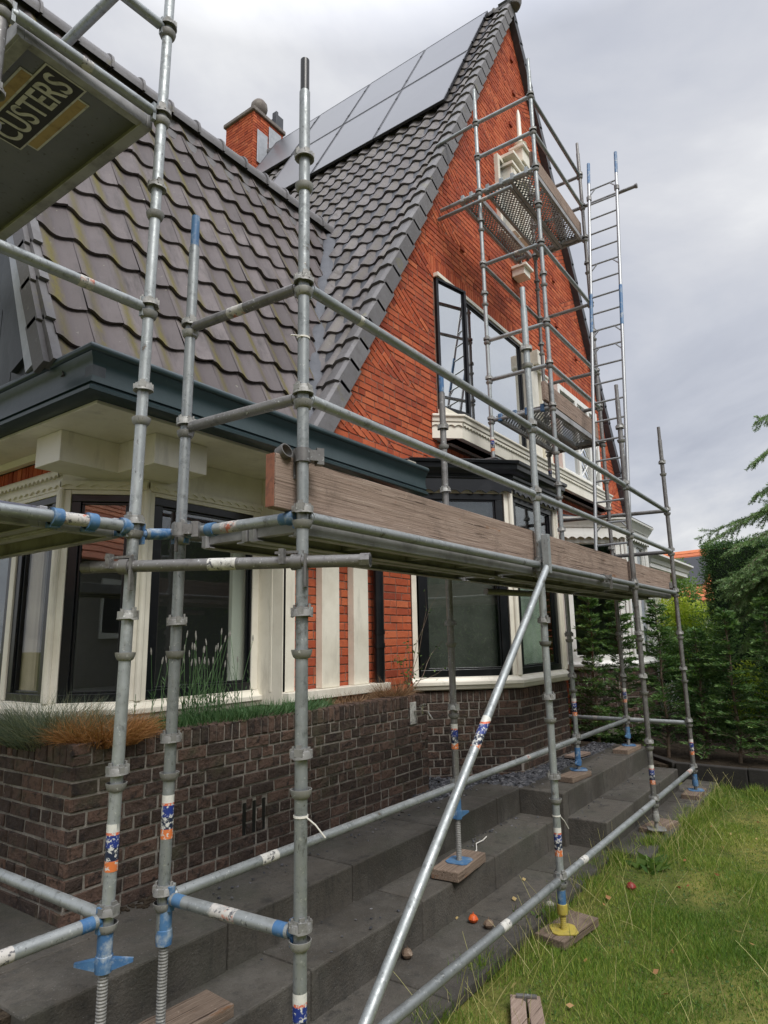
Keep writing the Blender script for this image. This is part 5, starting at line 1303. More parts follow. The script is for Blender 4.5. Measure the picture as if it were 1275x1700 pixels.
# tap on the planter
e = empty('garden_tap', 'metal outdoor tap on a pale worn plate at the right end of the planter wall', 'tap', (5.14, PY, -.65))
mb = MB(); mb.box(5.06, 5.155, PY - .014, PY - .003, -.75, -.56); mb.build('back_plate', M['sticker_white'], e, bevel=.003)
mb = MB(); mb.tube((5.12, PY - .01, -.64), (5.12, PY - .16, -.635), .011, 10); mb.tube((5.12, PY - .15, -.635), (5.14, PY - .185, -.70), .012, 10); mb.tube((5.12, PY - .10, -.63), (5.12, PY - .105, -.585), .008, 8); mb.tube((5.08, PY - .105, -.583), (5.17, PY - .105, -.58), .007, 8); mb.lathe([(.016, 0), (.018, .03)], (5.12, PY - .10, -.655), 10)
mb.build('tap_body', M['brass'], e, smooth=True)

# ------------------------------------------------------------------ plants in the planter
def tuft(name, label, c, n, L, spread, mat, cat='grass tuft', droop=.5, w=.004, up=.6, zmax=None):
    pos = []; dr = []; ln = []; 
    e = empty(name, label, cat, c)
    seg = 3; V = []; Fc = []; T = []
    for i in range(n):
        a = random.random() * 6.283; r = random.random() ** .5 * spread[2]
        b = Vector((c[0] + r * math.cos(a) * spread[0], c[1] + r * math.sin(a) * spread[1], c[2]))
        l = L * (.55 + .6 * random.random()); o = Vector((math.cos(a), math.sin(a), 0)) * (.3 + random.random()); d = (Vector((0, 0, up)) + o * .5 + Vector((random.gauss(0, .25), random.gauss(0, .25), 0))).normalized()
        t = random.random(); p = b; side = d.cross(Vector((random.gauss(0, 1), random.gauss(0, 1), .3))).normalized(); k0 = len(V)
        for s in range(seg + 1):
            ww = w * (1 - s / (seg + .15)); V += [tuple(p + side * ww), tuple(p - side * ww)]; T += [t, t]
            p = p + d * (l / seg); d = (d + Vector((0, 0, -droop * (.3 + random.random() * .7)))).normalized()
        for s in range(seg): Fc.append((k0 + 2 * s, k0 + 2 * s + 1, k0 + 2 * s + 3, k0 + 2 * s + 2))
    mb = MB(); mb.v = V; mb.f = Fc; mb.m = [0] * len(Fc); mb.t = T
    mb.build('blades', mat, e); return e
PS = PZ - .06
tuft('grass_tuft', 'blue-green fescue clump on the left corner of the planter', (2.10, 3.90, PS), 3000, .30, (.5, 1.0, .38), M['bluegrass'], droop=.35, w=.0022)
tuft('grass_tuft', 'orange-brown dry grass clump beside the blue-green one on the planter corner', (2.19, 3.50, PS + .02), 3000, .21, (1.0, .8, .22), M['orangegrass'], droop=.55, w=.0022)
tuft('grass_tuft', 'small low brown grass clump on the planter under the white boards', (4.45, 3.56, PS), 700, .17, (1.2, .5, .2), M['browngrass'], droop=.6, w=.0022)
tuft('grass_tuft', 'bushy brown grass clump by the black downpipe', (5.10, 3.58, PS), 1100, .24, (1.1, .6, .16), M['browngrass'], droop=.5, w=.0024)
tuft('grass_tuft', 'green trailing carnation-like clump spilling over the planter coping', (3.35, 3.56, PS + .02), 2400, .13, (4.2, .9, .2), M['lavender'], droop=.25, w=.0045, up=.9)
def lavender():
    e = empty('lavender', 'tall green lavender with pale seed heads in front of the bay window', 'plant', (2.95, 3.58, PS))
    st = MB(); hd = MB(); pos = []; dr = []
    for i in range(70):
        a = random.random() * 6.28; x, y = 2.93 + random.gauss(0, .16), 3.60 + random.gauss(0, .05)
        h = random.uniform(.25, .62); lean = Vector((random.gauss(0, .14), random.gauss(0, .10), 1)).normalized()
        p0 = Vector((x, y, PS)); p1 = p0 + lean * h * .5; p2 = p0 + lean * h + Vector((random.gauss(0, .03), random.gauss(0, .02), 0))
        st.path([p0, p1, p2], [.0028, .0022, .0016], 4, t=.4 + .6 * random.random())
        if h > .40: st.path([p2, p2 + lean * .02, p2 + lean * .045], [.003, .0058, .002], 5, m=1)
        for q in range(int(18 * (1 - i / 140))):
            f = random.random() ** 1.3; p = p0.lerp(p2, f * .7); pos.append(p); dr.append(lean + Vector((random.gauss(0, .6), random.gauss(0, .6), .2)))
    st.build('stems', [M['lavender'], M['seedhead']], e)
    leaves('leaves', np.array(pos), np.array(dr), RNG.uniform(.03, .06, len(pos)), .006, M['lavender'], e)
lavender()
def climber():
    e = empty('climbing_plant', 'thin bare climber growing up beside the middle bay window', 'plant', (5.5, 3.6, PS))
    st = MB(); pos = []; dr = []
    base = Vector((5.30, 3.55, PS + .02))
    for k in range(9):
        p = base.copy(); pts = [p.copy()]; d = Vector((random.uniform(.2, .9), random.uniform(-.12, .1), random.uniform(.25, 1.2))).normalized()
        for s in range(7):
            p = p + d * random.uniform(.07, .14) * (1.5 if k < 3 else .7); d = (d + Vector((random.gauss(0, .25), random.gauss(0, .15), random.gauss(.08, .25)))).normalized(); pts.append(p.copy())
            for q in range(random.randint(0, 3)):
                pos.append(p + Vector((random.gauss(0, .015),) * 3)); dr.append((random.gauss(0, 1), random.gauss(0, 1), random.gauss(0, 1)))
        st.path(pts, [.0045 * (1 - i / 9) for i in range(len(pts))], 5)
    st.build('stems', M['bark'], e); leaves('leaves', np.array(pos), np.array(dr), RNG.uniform(.025, .05, len(pos)), .02, M['shrub'], e)
climber()

# ------------------------------------------------------------------ lawn grass and litter
def grass():
    N = 420000
    x = RNG.uniform(2.4, 9.25, N); y = RNG.uniform(-1.2, 2.05, N)
    # paving edge with ragged overgrowth
    edge = np.where(x < 6.0, 1.93 + .06 * np.sin(x * 7) + .05 * np.sin(x * 17), 1.66 + .05 * np.sin(x * 6) + .04 * np.sin(x * 19))
    vis = (y < edge + RNG.normal(0, .025, N)) & (y > (x - 3.4) * .30 - 1.25)
    # clumps and thin, mossy, yellow patches
    nz = np.sin(x * 2.3 + 1.1) * np.sin(y * 2.9 + .4) + .6 * np.sin(x * 5.1 - y * 3.7) + .4 * np.sin(x * 9.7 + y * 8.3)
    dry = np.clip(.5 + .55 * np.sin(x * 1.25 - 1.2) * np.cos(y * 1.9 - 1.4) + .25 * nz * .4, 0, 1)
    keep = vis & (RNG.random(N) < np.clip(.66 + .25 * nz, .28, 1) * (1 - .35 * dry))
    x, y, nz, dry, edge = x[keep], y[keep], nz[keep], dry[keep], edge[keep]; n = len(x)
    near = np.exp(-((y - edge) / .12) ** 2)
    L = RNG.uniform(.022, .062, n) * (1 + .5 * np.clip(nz, -1, 1)) * (1 + near * 1.6 * RNG.random(n)) * (1 - .35 * dry)
    z = np.array([lz(a, b) for a, b in zip(x, y)]) - .006
    pos = np.stack([x, y, z], 1); dr = np.stack([RNG.normal(0, .5, n), RNG.normal(0, .5, n), np.ones(n)], 1)
    t = np.clip(.42 + .42 * (dry - .4) + .10 * np.sin(x * 4.1 + 2 * y) * np.sin(y * 5.3 - x) + RNG.normal(0, .20, n), 0, 1)
    o = leaves('grass', pos, dr, L, RNG.uniform(.0020, .0042, n), M['grass'], tint=t); o['kind'] = 'stuff'
    # long pale stalks
    V = MB()
    for i in range(430):
        xx = random.uniform(2.9, 8.8); e0 = 1.9 if xx < 6 else 1.62
        yy = e0 - abs(random.gauss(0, .16)) if random.random() < .55 else random.uniform(.3, 1.8)
        if yy < (xx - 3.4) * .30 - .9: continue
        h = random.uniform(.10, .36) * (1.0 if yy > 1.3 else .8); d = Vector((random.gauss(0, .45), random.gauss(0, .45), 1)).normalized(); p = Vector((xx, yy, lz(xx, yy))); pts = [p.copy()]
        for s in range(4): p = p + d * h / 4; d = (d + Vector((d.x * .10, d.y * .10, -.03))).normalized(); pts.append(p.copy())
        V.path(pts, [.0014, .0013, .0012, .001, .0008], 3, t=random.random())
    o = V.build('grass_stalks', M['straw']); o['kind'] = 'stuff'
    # bright tall tufts along the paving edge and round the near upright
    for (cx, cy, k, l) in ((6.35, 1.72, 500, .15), (5.85, 1.86, 420, .14), (7.2, 1.58, 420, .15), (4.5, 1.9, 300, .13), (8.2, 1.5, 520, .14), (7.7, 1.52, 400, .12), (3.6, 1.95, 260, .14), (9.0, 1.2, 400, .14), (5.2, 1.9, 240, .12)):
        m = k; a = RNG.random(m) * 6.28; r = np.abs(RNG.normal(0, .10, m))
        pos = np.stack([cx + r * np.cos(a) * 1.5, cy + r * np.sin(a) * .8, np.full(m, LAWN + .005)], 1); dr = np.stack([RNG.normal(0, .45, m), RNG.normal(0, .45, m), np.ones(m)], 1)
        o = leaves('tall_grass', pos, dr, RNG.uniform(.5, 1.1, m) * l, RNG.uniform(.003, .006, m), M['grass'], tint=np.clip(RNG.normal(.5, .2, m), 0, 1)); o['kind'] = 'stuff'
grass()
def clover():
    n = 9000; x = RNG.uniform(3.2, 9.2, n); y = RNG.uniform(-.6, 1.7, n); k = y > (x - 3.4) * .30 - 1.0; x, y = x[k], y[k]; n = len(x)
    pos = np.stack([x, y, np.array([lz(a, b) for a, b in zip(x, y)]) + .008], 1); dr = np.stack([RNG.normal(0, 1, n), RNG.normal(0, 1, n), RNG.uniform(.0, .5, n)], 1)
    o = leaves('clover', pos, dr, RNG.uniform(.010, .020, n), RNG.uniform(.008, .014, n), M['shrub'], tint=RNG.uniform(.3, 1, n)); o['kind'] = 'stuff'
clover()
def weed(c, n, L, label):
    e = empty('weed', label, 'weed', c); pos = []; dr = []
    for i in range(n):
        a = random.random() * 6.28; pos.append((c[0] + random.gauss(0, .05), c[1] + random.gauss(0, .05), c[2] + random.uniform(.0, .03))); dr.append((math.cos(a), math.sin(a), random.uniform(.2, 1.2)))
    leaves('leaves', np.array(pos), np.array(dr), RNG.uniform(.6, 1.1, n) * L, RNG.uniform(.25, .4, n) * L, M['shrub'], e, tint=RNG.uniform(.45, 1, n))
weed((5.85, 1.60, LAWN), 55, .13, 'broad-leaved green weed at the corner of the far paving')
weed((4.35, 2.02, PAVE), 16, .06, 'small seedling in the paving joint')
def litter(kind, label, c, s, mat, squash=.9, lobes=0):
    mb = MB(); prof = []
    for i in range(9):
        a = math.pi * i / 8; prof.append((max(.0005, s * math.sin(a) * (1 + .05 * math.sin(a * 5))), c[2] + s * squash * (1 - math.cos(a))))
    mb.lathe([(r, z - c[2]) for r, z in prof], c, 14)
    if lobes:
        mb.v = [(c[0] + (x - c[0]) * (1 + .09 * math.cos(lobes * math.atan2(y - c[1], x - c[0]))), c[1] + (y - c[1]) * (1 + .09 * math.cos(lobes * math.atan2(y - c[1], x - c[0]))), z) for x, y, z in mb.v]
    mb.path([(c[0], c[1], c[2] + s * squash * 1.95), (c[0] + .004, c[1], c[2] + s * squash * 2.0 + .012)], [.003, .002], 5, 0)
    return tag(mb.build(kind, mat, smooth=True), label, 'fallen fruit')
litter('fallen_fruit', 'bright orange round fruit lying on the paving', (4.07, 2.25, PAVE), .030, M['orange'], lobes=5)
litter('fallen_fruit', 'brown scaly round fruit just right of the orange one', (4.05, 2.13, PAVE), .031, M['husk'], lobes=6)
litter('fallen_fruit', 'dark brown rotten fruit against the lowest step', (3.44, 2.34, PAVE), .032, M['husk'], lobes=4)
litter('fallen_fruit', 'dark red fruit lying in the lawn', (5.30, 1.60, LAWN + .012), .033, M['red_skin'], lobes=5)
tag(litter('round_stone', 'pale round stone behind the yellow scaffold foot', (4.62, 1.955, LAWN + .02), .033, M['pebble'], .95), None, 'stone')
def dead():
    spots = []
    for i in range(70):
        x = random.uniform(3.2, 8.8); y = random.uniform(max(-.5, (x - 3.4) * .3 - .6), 1.8); spots.append((x, y, lz(x, y) + .03))
    pos = np.array(spots); n = len(pos); dr = np.stack([RNG.normal(0, 1, n), RNG.normal(0, 1, n), RNG.uniform(-.1, .3, n)], 1)
    o = leaves('fallen_leaves', pos, dr, RNG.uniform(.02, .055, n), RNG.uniform(.012, .03, n), M['deadleaf']); o['kind'] = 'stuff'
    for nm, x, y, z, s in (('pale yellow leaf near the lowest step', 4.92, 2.27, PAVE + .006, .06), ('pale yellow leaf closer to the grass', 4.53, 2.17, PAVE + .006, .07), ('curled pale leaf touching the lowest step', 4.05, 2.36, PAVE + .006, .05), ('brown curled leaf beside the red fruit', 4.98, 1.66, LAWN + .035, .08), ('orange leaf at the corner of the board', 4.17, 1.72, LAWN + .04, .06)):
        o = leaves('fallen_leaf', np.array([(x, y, z)] * 2), np.array([(.8, .5, .08), (.75, .6, .2)]), np.array([s, s * .8]), np.array([s * .5, s * .4]), M['deadleaf'], tint=np.array([.95, .8]) if 'pale' in nm else np.array([.3, .4]), up=np.array([(0, 0, 1.), (0, .2, 1.)]))
        tag(o, nm, 'leaf')
dead()
mb = MB(); mb.path([(4.62, 2.60, T1 + .006), (4.55, 2.56, T1 + .006), (4.60, 2.52, T1 + .012), (4.70, 2.545, T1 + .006), (4.80, 2.60, T1 + .02), (4.95, 2.62, T1 + .006), (5.05, 2.64, T1 + .006)], .0042, 6)
tag(mb.build('string', M['rope'], smooth=True), 'pale crumpled string on the lower step behind the thick board', 'string')

# ------------------------------------------------------------------ trees and hedges
def young_conifer(x, y, h, r, label, seed, dens=1.0, z0=-1.66):
    g = np.random.default_rng(seed)
    e = empty('young_conifer', label, 'tree', (x, y, z0), 'young conifers along the planting bed')
    t = MB(); t.path([(x + .01 * math.sin(k), y + .012 * math.cos(k * 1.7), z0 + h * k / 8 * .97) for k in range(9)], [.022 * (1 - k / 9) + .003 for k in range(9)], 7)
    br = MB(); pos, dr, ln, tn = [], [], [], []
    nb = int(95 * dens)
    for i in range(nb):
        f = .04 + .94 * (i + g.random()) / nb; a = g.random() * 6.283
        R = r * (1 - f) ** .7 * g.uniform(.55, 1.15) + .05; up = g.uniform(.25, .75)
        d = np.array([math.cos(a), math.sin(a), up]); d /= np.linalg.norm(d); p = np.array([x, y, z0 + h * f]); L = R * 1.15
        pts = []
        sag = g.uniform(.1, .35); m = 7
        for s in range(m + 1): q = s / m; pts.append(p + d * L * q + np.array([0, 0, -sag * L * q * q]))
        br.path([tuple(v) for v in pts], [.005 * (1 - .8 * q / m) for q in range(m + 1)], 4)
        side = np.cross(d, [0, 0, 1.]); side /= np.linalg.norm(side)
        for s in range(1, m + 1):
            for k in range(int(10 * dens) + 3):
                q = (s - g.random()) / m
                if q < .12: continue
                c = p + d * L * q + np.array([0, 0, -sag * L * q * q]); sg = 1 if g.random() < .5 else -1
                tw = side * sg * g.uniform(.02, .11) * (1.1 - q * .7); c2 = c + tw * g.random() + g.normal(0, .008, 3)
                pos.append(c2); dr.append(d * g.uniform(.4, 1.0) + side * sg * g.uniform(.3, .9) + g.normal(0, .22, 3)); ln.append(g.uniform(.035, .075)); tn.append(np.clip(.25 + .45 * q * q + g.normal(0, .14), 0, 1))
    t.build('trunk', M['bark'], e, smooth=True); br.build('branches', M['bark'], e)
    leaves('foliage', np.array(pos), np.array(dr), np.array(ln), np.array(ln) * .22, M['conifer'], e, tint=np.array(tn))
young_conifer(9.75, 3.22, 2.35, .42, 'young conifer beside the middle bay, farthest left of its row', 1, 1.05)
young_conifer(9.9, 2.85, 2.45, .46, 'young conifer in front of the far white bay, between two scaffold uprights', 2, 1.1)
young_conifer(9.95, 2.33, 2.15, .44, 'young conifer right behind the third front upright', 3, 1.05)
young_conifer(10.05, 1.86, 1.75, .42, 'shorter young conifer behind the farthest upright', 4, .9)
young_conifer(9.95, 1.45, 2.0, .40, 'young conifer with a bare pale stem right of the scaffold', 5, .95)
young_conifer(9.95, .98, 2.1, .42, 'young conifer with a bare pale stem at the right edge of the photo', 6, 1.0)
def hedge(x0, x1, y0, y1, z0, z1, label, n, name='clipped_hedge', mat='needle', leaf=.05):
    e = empty(name, label, 'hedge', ((x0 + x1) / 2, (y0 + y1) / 2, z0))
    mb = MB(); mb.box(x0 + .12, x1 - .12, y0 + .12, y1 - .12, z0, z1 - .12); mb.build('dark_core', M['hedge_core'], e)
    A = [(y1 - y0) * (z1 - z0)] * 2 + [(x1 - x0) * (z1 - z0)] * 2 + [(x1 - x0) * (y1 - y0)]; A = np.array(A) / sum(A)
    face = RNG.choice(5, n, p=A); u, v = RNG.random(n), RNG.random(n); dpt = np.abs(RNG.normal(0, .06, n))
    bump = .05 * np.sin(u * 23) * np.sin(v * 17) + .03 * np.sin(u * 61 + v * 43); dpt = dpt - bump
    P = np.zeros((n, 3)); D = np.zeros((n, 3))
    for f in range(5):
        k = face == f
        if f == 0: P[k] = np.stack([x0 + dpt[k], y0 + (y1 - y0) * u[k], z0 + (z1 - z0) * v[k]], 1); D[k] = (-1, 0, .5)
        if f == 1: P[k] = np.stack([x1 - dpt[k], y0 + (y1 - y0) * u[k], z0 + (z1 - z0) * v[k]], 1); D[k] = (1, 0, .5)
        if f == 2: P[k] = np.stack([x0 + (x1 - x0) * u[k], y0 + dpt[k], z0 + (z1 - z0) * v[k]], 1); D[k] = (0, -1, .5)
        if f == 3: P[k] = np.stack([x0 + (x1 - x0) * u[k], y1 - dpt[k], z0 + (z1 - z0) * v[k]], 1); D[k] = (0, 1, .5)
        if f == 4: P[k] = np.stack([x0 + (x1 - x0) * u[k], y0 + (y1 - y0) * v[k], z1 - dpt[k]], 1); D[k] = (0, 0, 1)
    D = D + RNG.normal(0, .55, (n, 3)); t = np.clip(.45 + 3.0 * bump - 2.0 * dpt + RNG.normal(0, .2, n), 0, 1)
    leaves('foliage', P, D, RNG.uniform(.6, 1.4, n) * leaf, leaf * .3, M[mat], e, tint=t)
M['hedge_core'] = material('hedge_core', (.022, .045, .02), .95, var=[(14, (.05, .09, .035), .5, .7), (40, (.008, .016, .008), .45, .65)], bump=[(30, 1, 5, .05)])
hedge(13.0, 14.6, -4.0, 2.17, -1.7, 1.62, 'tall clipped dark conifer hedge with a flat side on the right', 120000, leaf=.055)
hedge(11.0, 11.5, 3.0, 4.6, -1.7, -.55, 'low dark hedge in front of the far white bay', 9000, leaf=.06)
def blob_bush(name, label, c, rad, n, leaf, mat, cat='shrub', tl=.5):
    e = empty(name, label, cat, (c[0], c[1], c[2] - rad[2]))
    cl = RNG.normal(0, .55, (34, 3)); cl /= np.maximum(1, np.linalg.norm(cl, axis=1, keepdims=True)); k = RNG.integers(0, 34, n)
    d = RNG.normal(0, 1, (n, 3)); d /= np.linalg.norm(d, axis=1, keepdims=True); P = cl[k] * .75 + d * .34 * RNG.random((n, 1)) ** .4
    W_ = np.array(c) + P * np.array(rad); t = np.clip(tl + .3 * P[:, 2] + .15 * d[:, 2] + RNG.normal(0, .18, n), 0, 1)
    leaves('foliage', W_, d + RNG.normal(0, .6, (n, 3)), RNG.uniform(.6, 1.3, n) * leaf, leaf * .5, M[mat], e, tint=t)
    st = MB()
    for i in range(8): q = cl[i] * .7; st.path([(c[0] + random.gauss(0, .05), c[1] + random.gauss(0, .05), c[2] - rad[2] - .2), tuple(np.array(c) + q * np.array(rad) * .5 - np.array([0, 0, rad[2] * .3])), tuple(np.array(c) + q * np.array(rad))], [.03, .02, .008], 5)
    st.build('stems', M['bark'], e)
blob_bush('shrub', 'bright yellow-green shrub beyond the scaffold', (15.0, 3.05, .30), (1.0, .75, .55), 5000, .075, 'lime', tl=.55)
blob_bush('shrub', 'second yellow-green shrub lower down by the hedge', (13.6, 2.2, -.95), (.6, .8, .75), 4500, .06, 'lime', tl=.5)
blob_bush('shrub', 'dark green shrub under the yellow-green one', (14.2, 2.75, -.7), (.9, .85, .9), 7000, .07, 'shrub', tl=.35)
blob_bush('shrub', 'olive green loose bush in front of the orange-roofed house', (17.5, 3.6, 1.0), (1.1, .8, .95), 5000, .08, 'shrub', tl=.75)
blob_bush('shrub', 'pale green bush seen between the slim conifers', (11.8, 1.35, -1.0), (.5, .55, .6), 4000, .055, 'lime', tl=.25)
blob_bush('shrub', 'dark low bush at the foot of the hedge on the right', (11.2, .6, -1.0), (.6, 1.0, .7), 6500, .055, 'shrub', tl=.2)
blob_bush('shrub', 'mid-green bush filling the gap behind the last upright', (12.4, 2.3, -.6), (.6, .7, 1.0), 6500, .06, 'shrub', tl=.4)

def spruce():
    x, y = 11.1, -.15
    e = empty('spruce_tree', 'blue-green spruce reaching in from the right edge with drooping branches', 'tree', (x, y, -1.7))
    t = MB(); t.path([(x, y, -1.7), (x + .02, y, 1), (x, y, 3.4), (x, y, 5.2)], [.13, .10, .06, .01], 10); t.build('trunk', M['bark'], e, smooth=True)
    br = MB(); pos, dr, tn = [], [], []
    def bough(p0, p1, sag, nsub, wsub):
        p0, p1 = np.array(p0, float), np.array(p1, float); L = np.linalg.norm(p1 - p0); d = (p1 - p0) / L; m = 10
        c = lambda q: p0 + (p1 - p0) * q + np.array([0, 0, 1]) * (sag * L * (q - q * q) * 2 )
        br.path([tuple(c(s / m)) for s in range(m + 1)], [.016 * (1 - .8 * s / m) for s in range(m + 1)], 5)
        side = np.cross(d, [0, 0, 1.]); side /= np.linalg.norm(side)
        tw = [(c, p0, L)]
        for k in range(nsub):
            q = .25 + .75 * (k + RNG.random()) / nsub; a = c(q); sg = 1 if k % 2 else -1
            l = wsub * (1.2 - q) * RNG.uniform(.6, 1.5) + .06; dd = d * .6 + side * sg * .85 + np.array([0, 0, RNG.normal(-.25, .22)]); dd /= np.linalg.norm(dd)
            br.path([tuple(a), tuple(a + dd * l * .5), tuple(a + dd * l + np.array([0, 0, -.06 * l]))], [.005, .004, .002], 4)
            for s in range(int(l * 420)):
                f = RNG.random(); b = a + dd * l * f; pos.append(b + RNG.normal(0, .008, 3)); dr.append(dd * .7 + RNG.normal(0, .55, 3)); tn.append(np.clip(.30 + .4 * f + RNG.normal(0, .16), 0, 1))
        for s in range(int(L * 190)):
            f = .15 + .85 * RNG.random(); pos.append(c(f) + RNG.normal(0, .008, 3)); dr.append(d * .7 + RNG.normal(0, .55, 3)); tn.append(np.clip(.3 + .45 * f + RNG.normal(0, .15), 0, 1))
    tips = [((x, y, 3.7), (10.9, .86, 3.10), -.05, 26, .42), ((x, y, 3.3), (10.8, .98, 2.46), -.02, 30, .46), ((x, y, 2.7), (10.8, 1.02, 1.95), .0, 28, .46),
            ((x, y, 2.1), (10.9, 1.70, 1.34), .10, 34, .50), ((x, y, 1.8), (10.4, 1.35, 1.15), .05, 26, .45), ((x, y, 1.2), (10.9, 1.55, .55), .08, 26, .45), ((x, y, .9), (10.6, 1.45, .15), .06, 26, .45), ((x, y, .7), (10.2, 1.05, .35), .04, 22, .42), ((x, y, 1.9), (11.4, 1.9, 1.5), .1, 24, .45),
            ((x, y, .3), (10.4, 1.0, -.25), .05, 22, .42), ((x, y, 1.5), (10.2, .75, .9), .05, 22, .42), ((x, y, 2.4), (10.5, .9, 1.7), .05, 18, .36)]
    for k in range(22):
        tips.append(((x, y, random.uniform(.6, 2.2)), (random.uniform(10.3, 11.2), random.uniform(.70, 1.60), random.uniform(-.5, .95)), random.uniform(.0, .14), 26, random.uniform(.4, .62)))
    for k in range(54):
        a = random.uniform(3.3, 6.0); z = random.uniform(-1, 4.6); r = (5.5 - z) * .26; tips.append(((x, y, z + .4), (x + r * math.cos(a), y + r * math.sin(a), z), .05, 12, .35))
    for q in tips: bough(*q)
    br.build('boughs', M['bark'], e); n = len(pos)
    leaves('needles', np.array(pos), np.array(dr), RNG.uniform(.026, .048, n), .0085, M['spruce'], e, tint=np.array(tn))
spruce()

# ------------------------------------------------------------------ houses in the distance
def far_house(label, c, w, d, h, rh, mats, rz=0, solar_=True):
    e = empty('house', label, 'house', c)
    A = Matrix.Translation(c) @ Matrix.Rotation(rz, 4, 'Z'); mb = MB()
    mb.box(-w / 2, w / 2, -d / 2, d / 2, 0, h, M=A); mb.add([tuple(A @ Vector(v)) for v in ((-w / 2, -d / 2, h), (-w / 2, d / 2, h), (-w / 2, 0, h + rh))], [(0, 1, 2)]); mb.add([tuple(A @ Vector(v)) for v in ((w / 2, -d / 2, h), (w / 2, d / 2, h), (w / 2, 0, h + rh))], [(0, 1, 2)])
    mb.build('wall', M[mats[0]], e)
    mb = MB(); rows = 14; sl = math.hypot(d / 2 + .3, rh + .1)
    for s in (-1, 1):
        for k in range(rows):
            y0 = s * (d / 2 + .3) * (1 - k / rows); y1 = s * (d / 2 + .3) * (1 - (k + 1) / rows); z0 = h - .2 + (rh + .3) * k / rows; z1 = h - .2 + (rh + .3) * (k + 1) / rows
            mb.add([tuple(A @ Vector(v)) for v in ((-w / 2 - .3, y0, z0 + .06), (w / 2 + .3, y0, z0 + .06), (w / 2 + .3, y1, z1 + .02), (-w / 2 - .3, y1, z1 + .02), (-w / 2 - .3, y0, z0), (w / 2 + .3, y0, z0))], [(0, 1, 2, 3), (0, 4, 5, 1)], 0, random.random())
    mb.build('roof', M[mats[1]], e)
    for s in (-1, 1):
        for k in range(3):
            xx = -w / 2 + w * (k + .5) / 3; mb = MB(); mb.box(xx - .6, xx + .6, s * d / 2 - .05, s * d / 2 + .05, h * .45, h * .85, M=A); mb.build('window', M['white'], e)
    for s in (-1, 1):
        for k in range(3):
            xx = -w / 2 + w * (k + .5) / 3; mb = MB(); mb.box(xx - .5, xx + .5, s * d / 2 - .055, s * d / 2 + .055, h * .49, h * .81, M=A); mb.build('pane', M['black'], e)
    if solar_:
        mb = MB()
        for s in (-1, 1):
            for q in (-.36, .02):
                P0 = lambda t: (s * (d / 2 + .3) * (1 - t), h - .2 + (rh + .3) * t + .16)
                (ya, za), (yb, zb) = P0(.25), P0(.80)
                mb.add([tuple(A @ Vector(v)) for v in ((w * q, ya, za), (w * (q + .30), ya, za), (w * (q + .30), yb, zb), (w * q, yb, zb))], [(0, 1, 2, 3)])
        mb.build('roof_panel', M['panel_edge'], e)
    return e
far_house('distant house with orange tiled roof and dark panels beyond the hedge', (42, 9.0, -1.9), 10, 8, 3.7, 2.9, ('render_white', 'orange_tile'), R_(75))
far_house('house across the garden mirrored in the bay windows', (-17.5, -8, -1.9), 13, 9, 4.6, 3.4, ('grey_wall', 'orange_tile'), R_(75), False)
hedge(-10, 26, -9.5, -8.6, -1.9, 3.3, 'tall garden hedge mirrored in the lower windows', 26000, 'garden_hedge', 'shrub', .2)

# ------------------------------------------------------------------ sky, sun, camera
w = bpy.data.worlds.new('World'); S.world = w; w.use_nodes = True; t = w.node_tree; t.nodes.clear(); N = NT(t)
SUN_EL, SUN_AZ = R_(52), R_(-118)      # azimuth as a plan angle from +x
sky = N.n('TexSky', sky_type='NISHITA', sun_disc=False, sun_elevation=SUN_EL, sun_rotation=R_(90) - SUN_AZ, altitude=10, air_density=1.4, dust_density=3.0, ozone_density=1.5)
dirv = N.n('TexCoord').outputs['Generated']
sep = N.n('SeparateXYZ', {0: dirv})
flat = N.n('VectorMath', {0: dirv, 1: N.n('CombineXYZ', {0: N.math('ADD', N.math('MAXIMUM', sep.outputs[2], 0.0), .22), 1: N.math('ADD', N.math('MAXIMUM', sep.outputs[2], 0.0), .22), 2: 1.0}).outputs[0]}, operation='DIVIDE').outputs[0]
n1 = N.noise(N.n('Mapping', {'Vector': flat, 'Location': (.9, .35, 0), 'Scale': (1, 1, .3)}).outputs[0], .85, 7, .55, .6)
n2 = N.noise(N.n('Mapping', {'Vector': flat, 'Location': (4.2, 1.1, 0), 'Scale': (1, 1, .3)}).outputs[0], 1.9, 6, .6, .8)
nn_ = N.math('ADD', N.math('MULTIPLY', n1, .86), N.math('MULTIPLY', n2, .14))
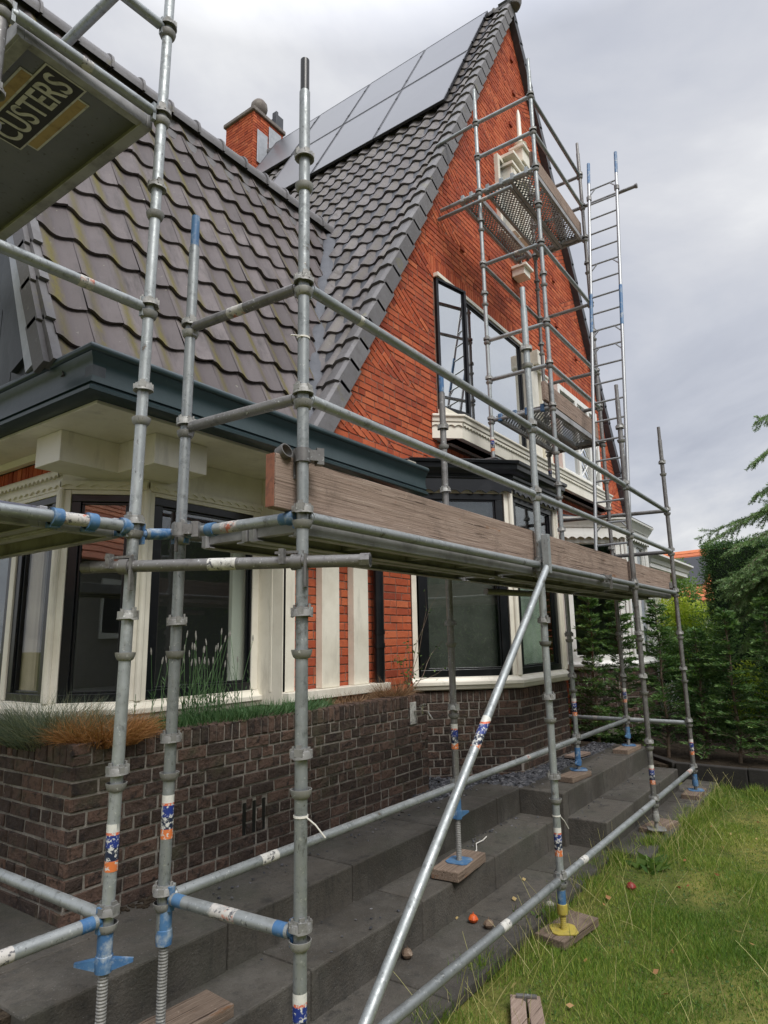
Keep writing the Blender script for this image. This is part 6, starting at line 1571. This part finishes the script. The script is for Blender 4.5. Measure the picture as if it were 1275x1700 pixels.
cl = N.ramp(nn_, [(.36, (4.5, 4.72, 5.45)), (.45, (5.5, 5.7, 6.35)), (.54, (6.7, 6.8, 7.2)), (.62, (8.2, 8.25, 8.4))])
grad = N.ramp(sep.outputs[2], [(0, (.95,) * 3), (.72, (.98,) * 3), (.86, (2.6,) * 3), (1, (3.4,) * 3)])  # extra brightness added overhead, out of view, to light the ground
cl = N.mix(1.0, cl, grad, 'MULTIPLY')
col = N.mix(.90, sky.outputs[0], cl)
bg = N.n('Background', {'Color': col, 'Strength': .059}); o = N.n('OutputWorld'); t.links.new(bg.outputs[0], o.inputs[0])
sun = bpy.data.lights.new('sun', 'SUN'); sun.energy = 1.5; sun.angle = R_(25); sun.color = (1, .97, .92)
so = bpy.data.objects.new('sun', sun); link(so)
sd = Vector((math.cos(SUN_EL) * math.cos(SUN_AZ), math.cos(SUN_EL) * math.sin(SUN_AZ), math.sin(SUN_EL)))
so.rotation_euler = sd.to_track_quat('Z', 'Y').to_euler(); so.location = sd * 30

cam = bpy.data.cameras.new('camera'); co = bpy.data.objects.new('camera', cam); link(co)
yaw, pit, rol = .617903, .192947, -.018870
F = Vector((math.cos(yaw) * math.cos(pit), math.sin(yaw) * math.cos(pit), math.sin(pit))); Rv = Vector((math.sin(yaw), -math.cos(yaw), 0)); U = Rv.cross(F)
Rr = Rv * math.cos(rol) + U * math.sin(rol); Uu = U * math.cos(rol) - Rv * math.sin(rol)
co.matrix_world = Matrix(((Rr.x, Uu.x, -F.x, 0), (Rr.y, Uu.y, -F.y, 0), (Rr.z, Uu.z, -F.z, 0), (0, 0, 0, 1)))
cam.sensor_fit = 'HORIZONTAL'; cam.sensor_width = 36; cam.lens = 36 * 1082.84 / 1275; cam.clip_start = .05; cam.clip_end = 600
S.camera = co
S.view_settings.view_transform = 'Standard'; S.view_settings.look = 'None'; S.view_settings.gamma = 1; S.view_settings.exposure = 0.95
S.cycles.max_bounces = 8; S.cycles.transparent_max_bounces = 12; S.cycles.caustics_reflective = False; S.cycles.caustics_refractive = False
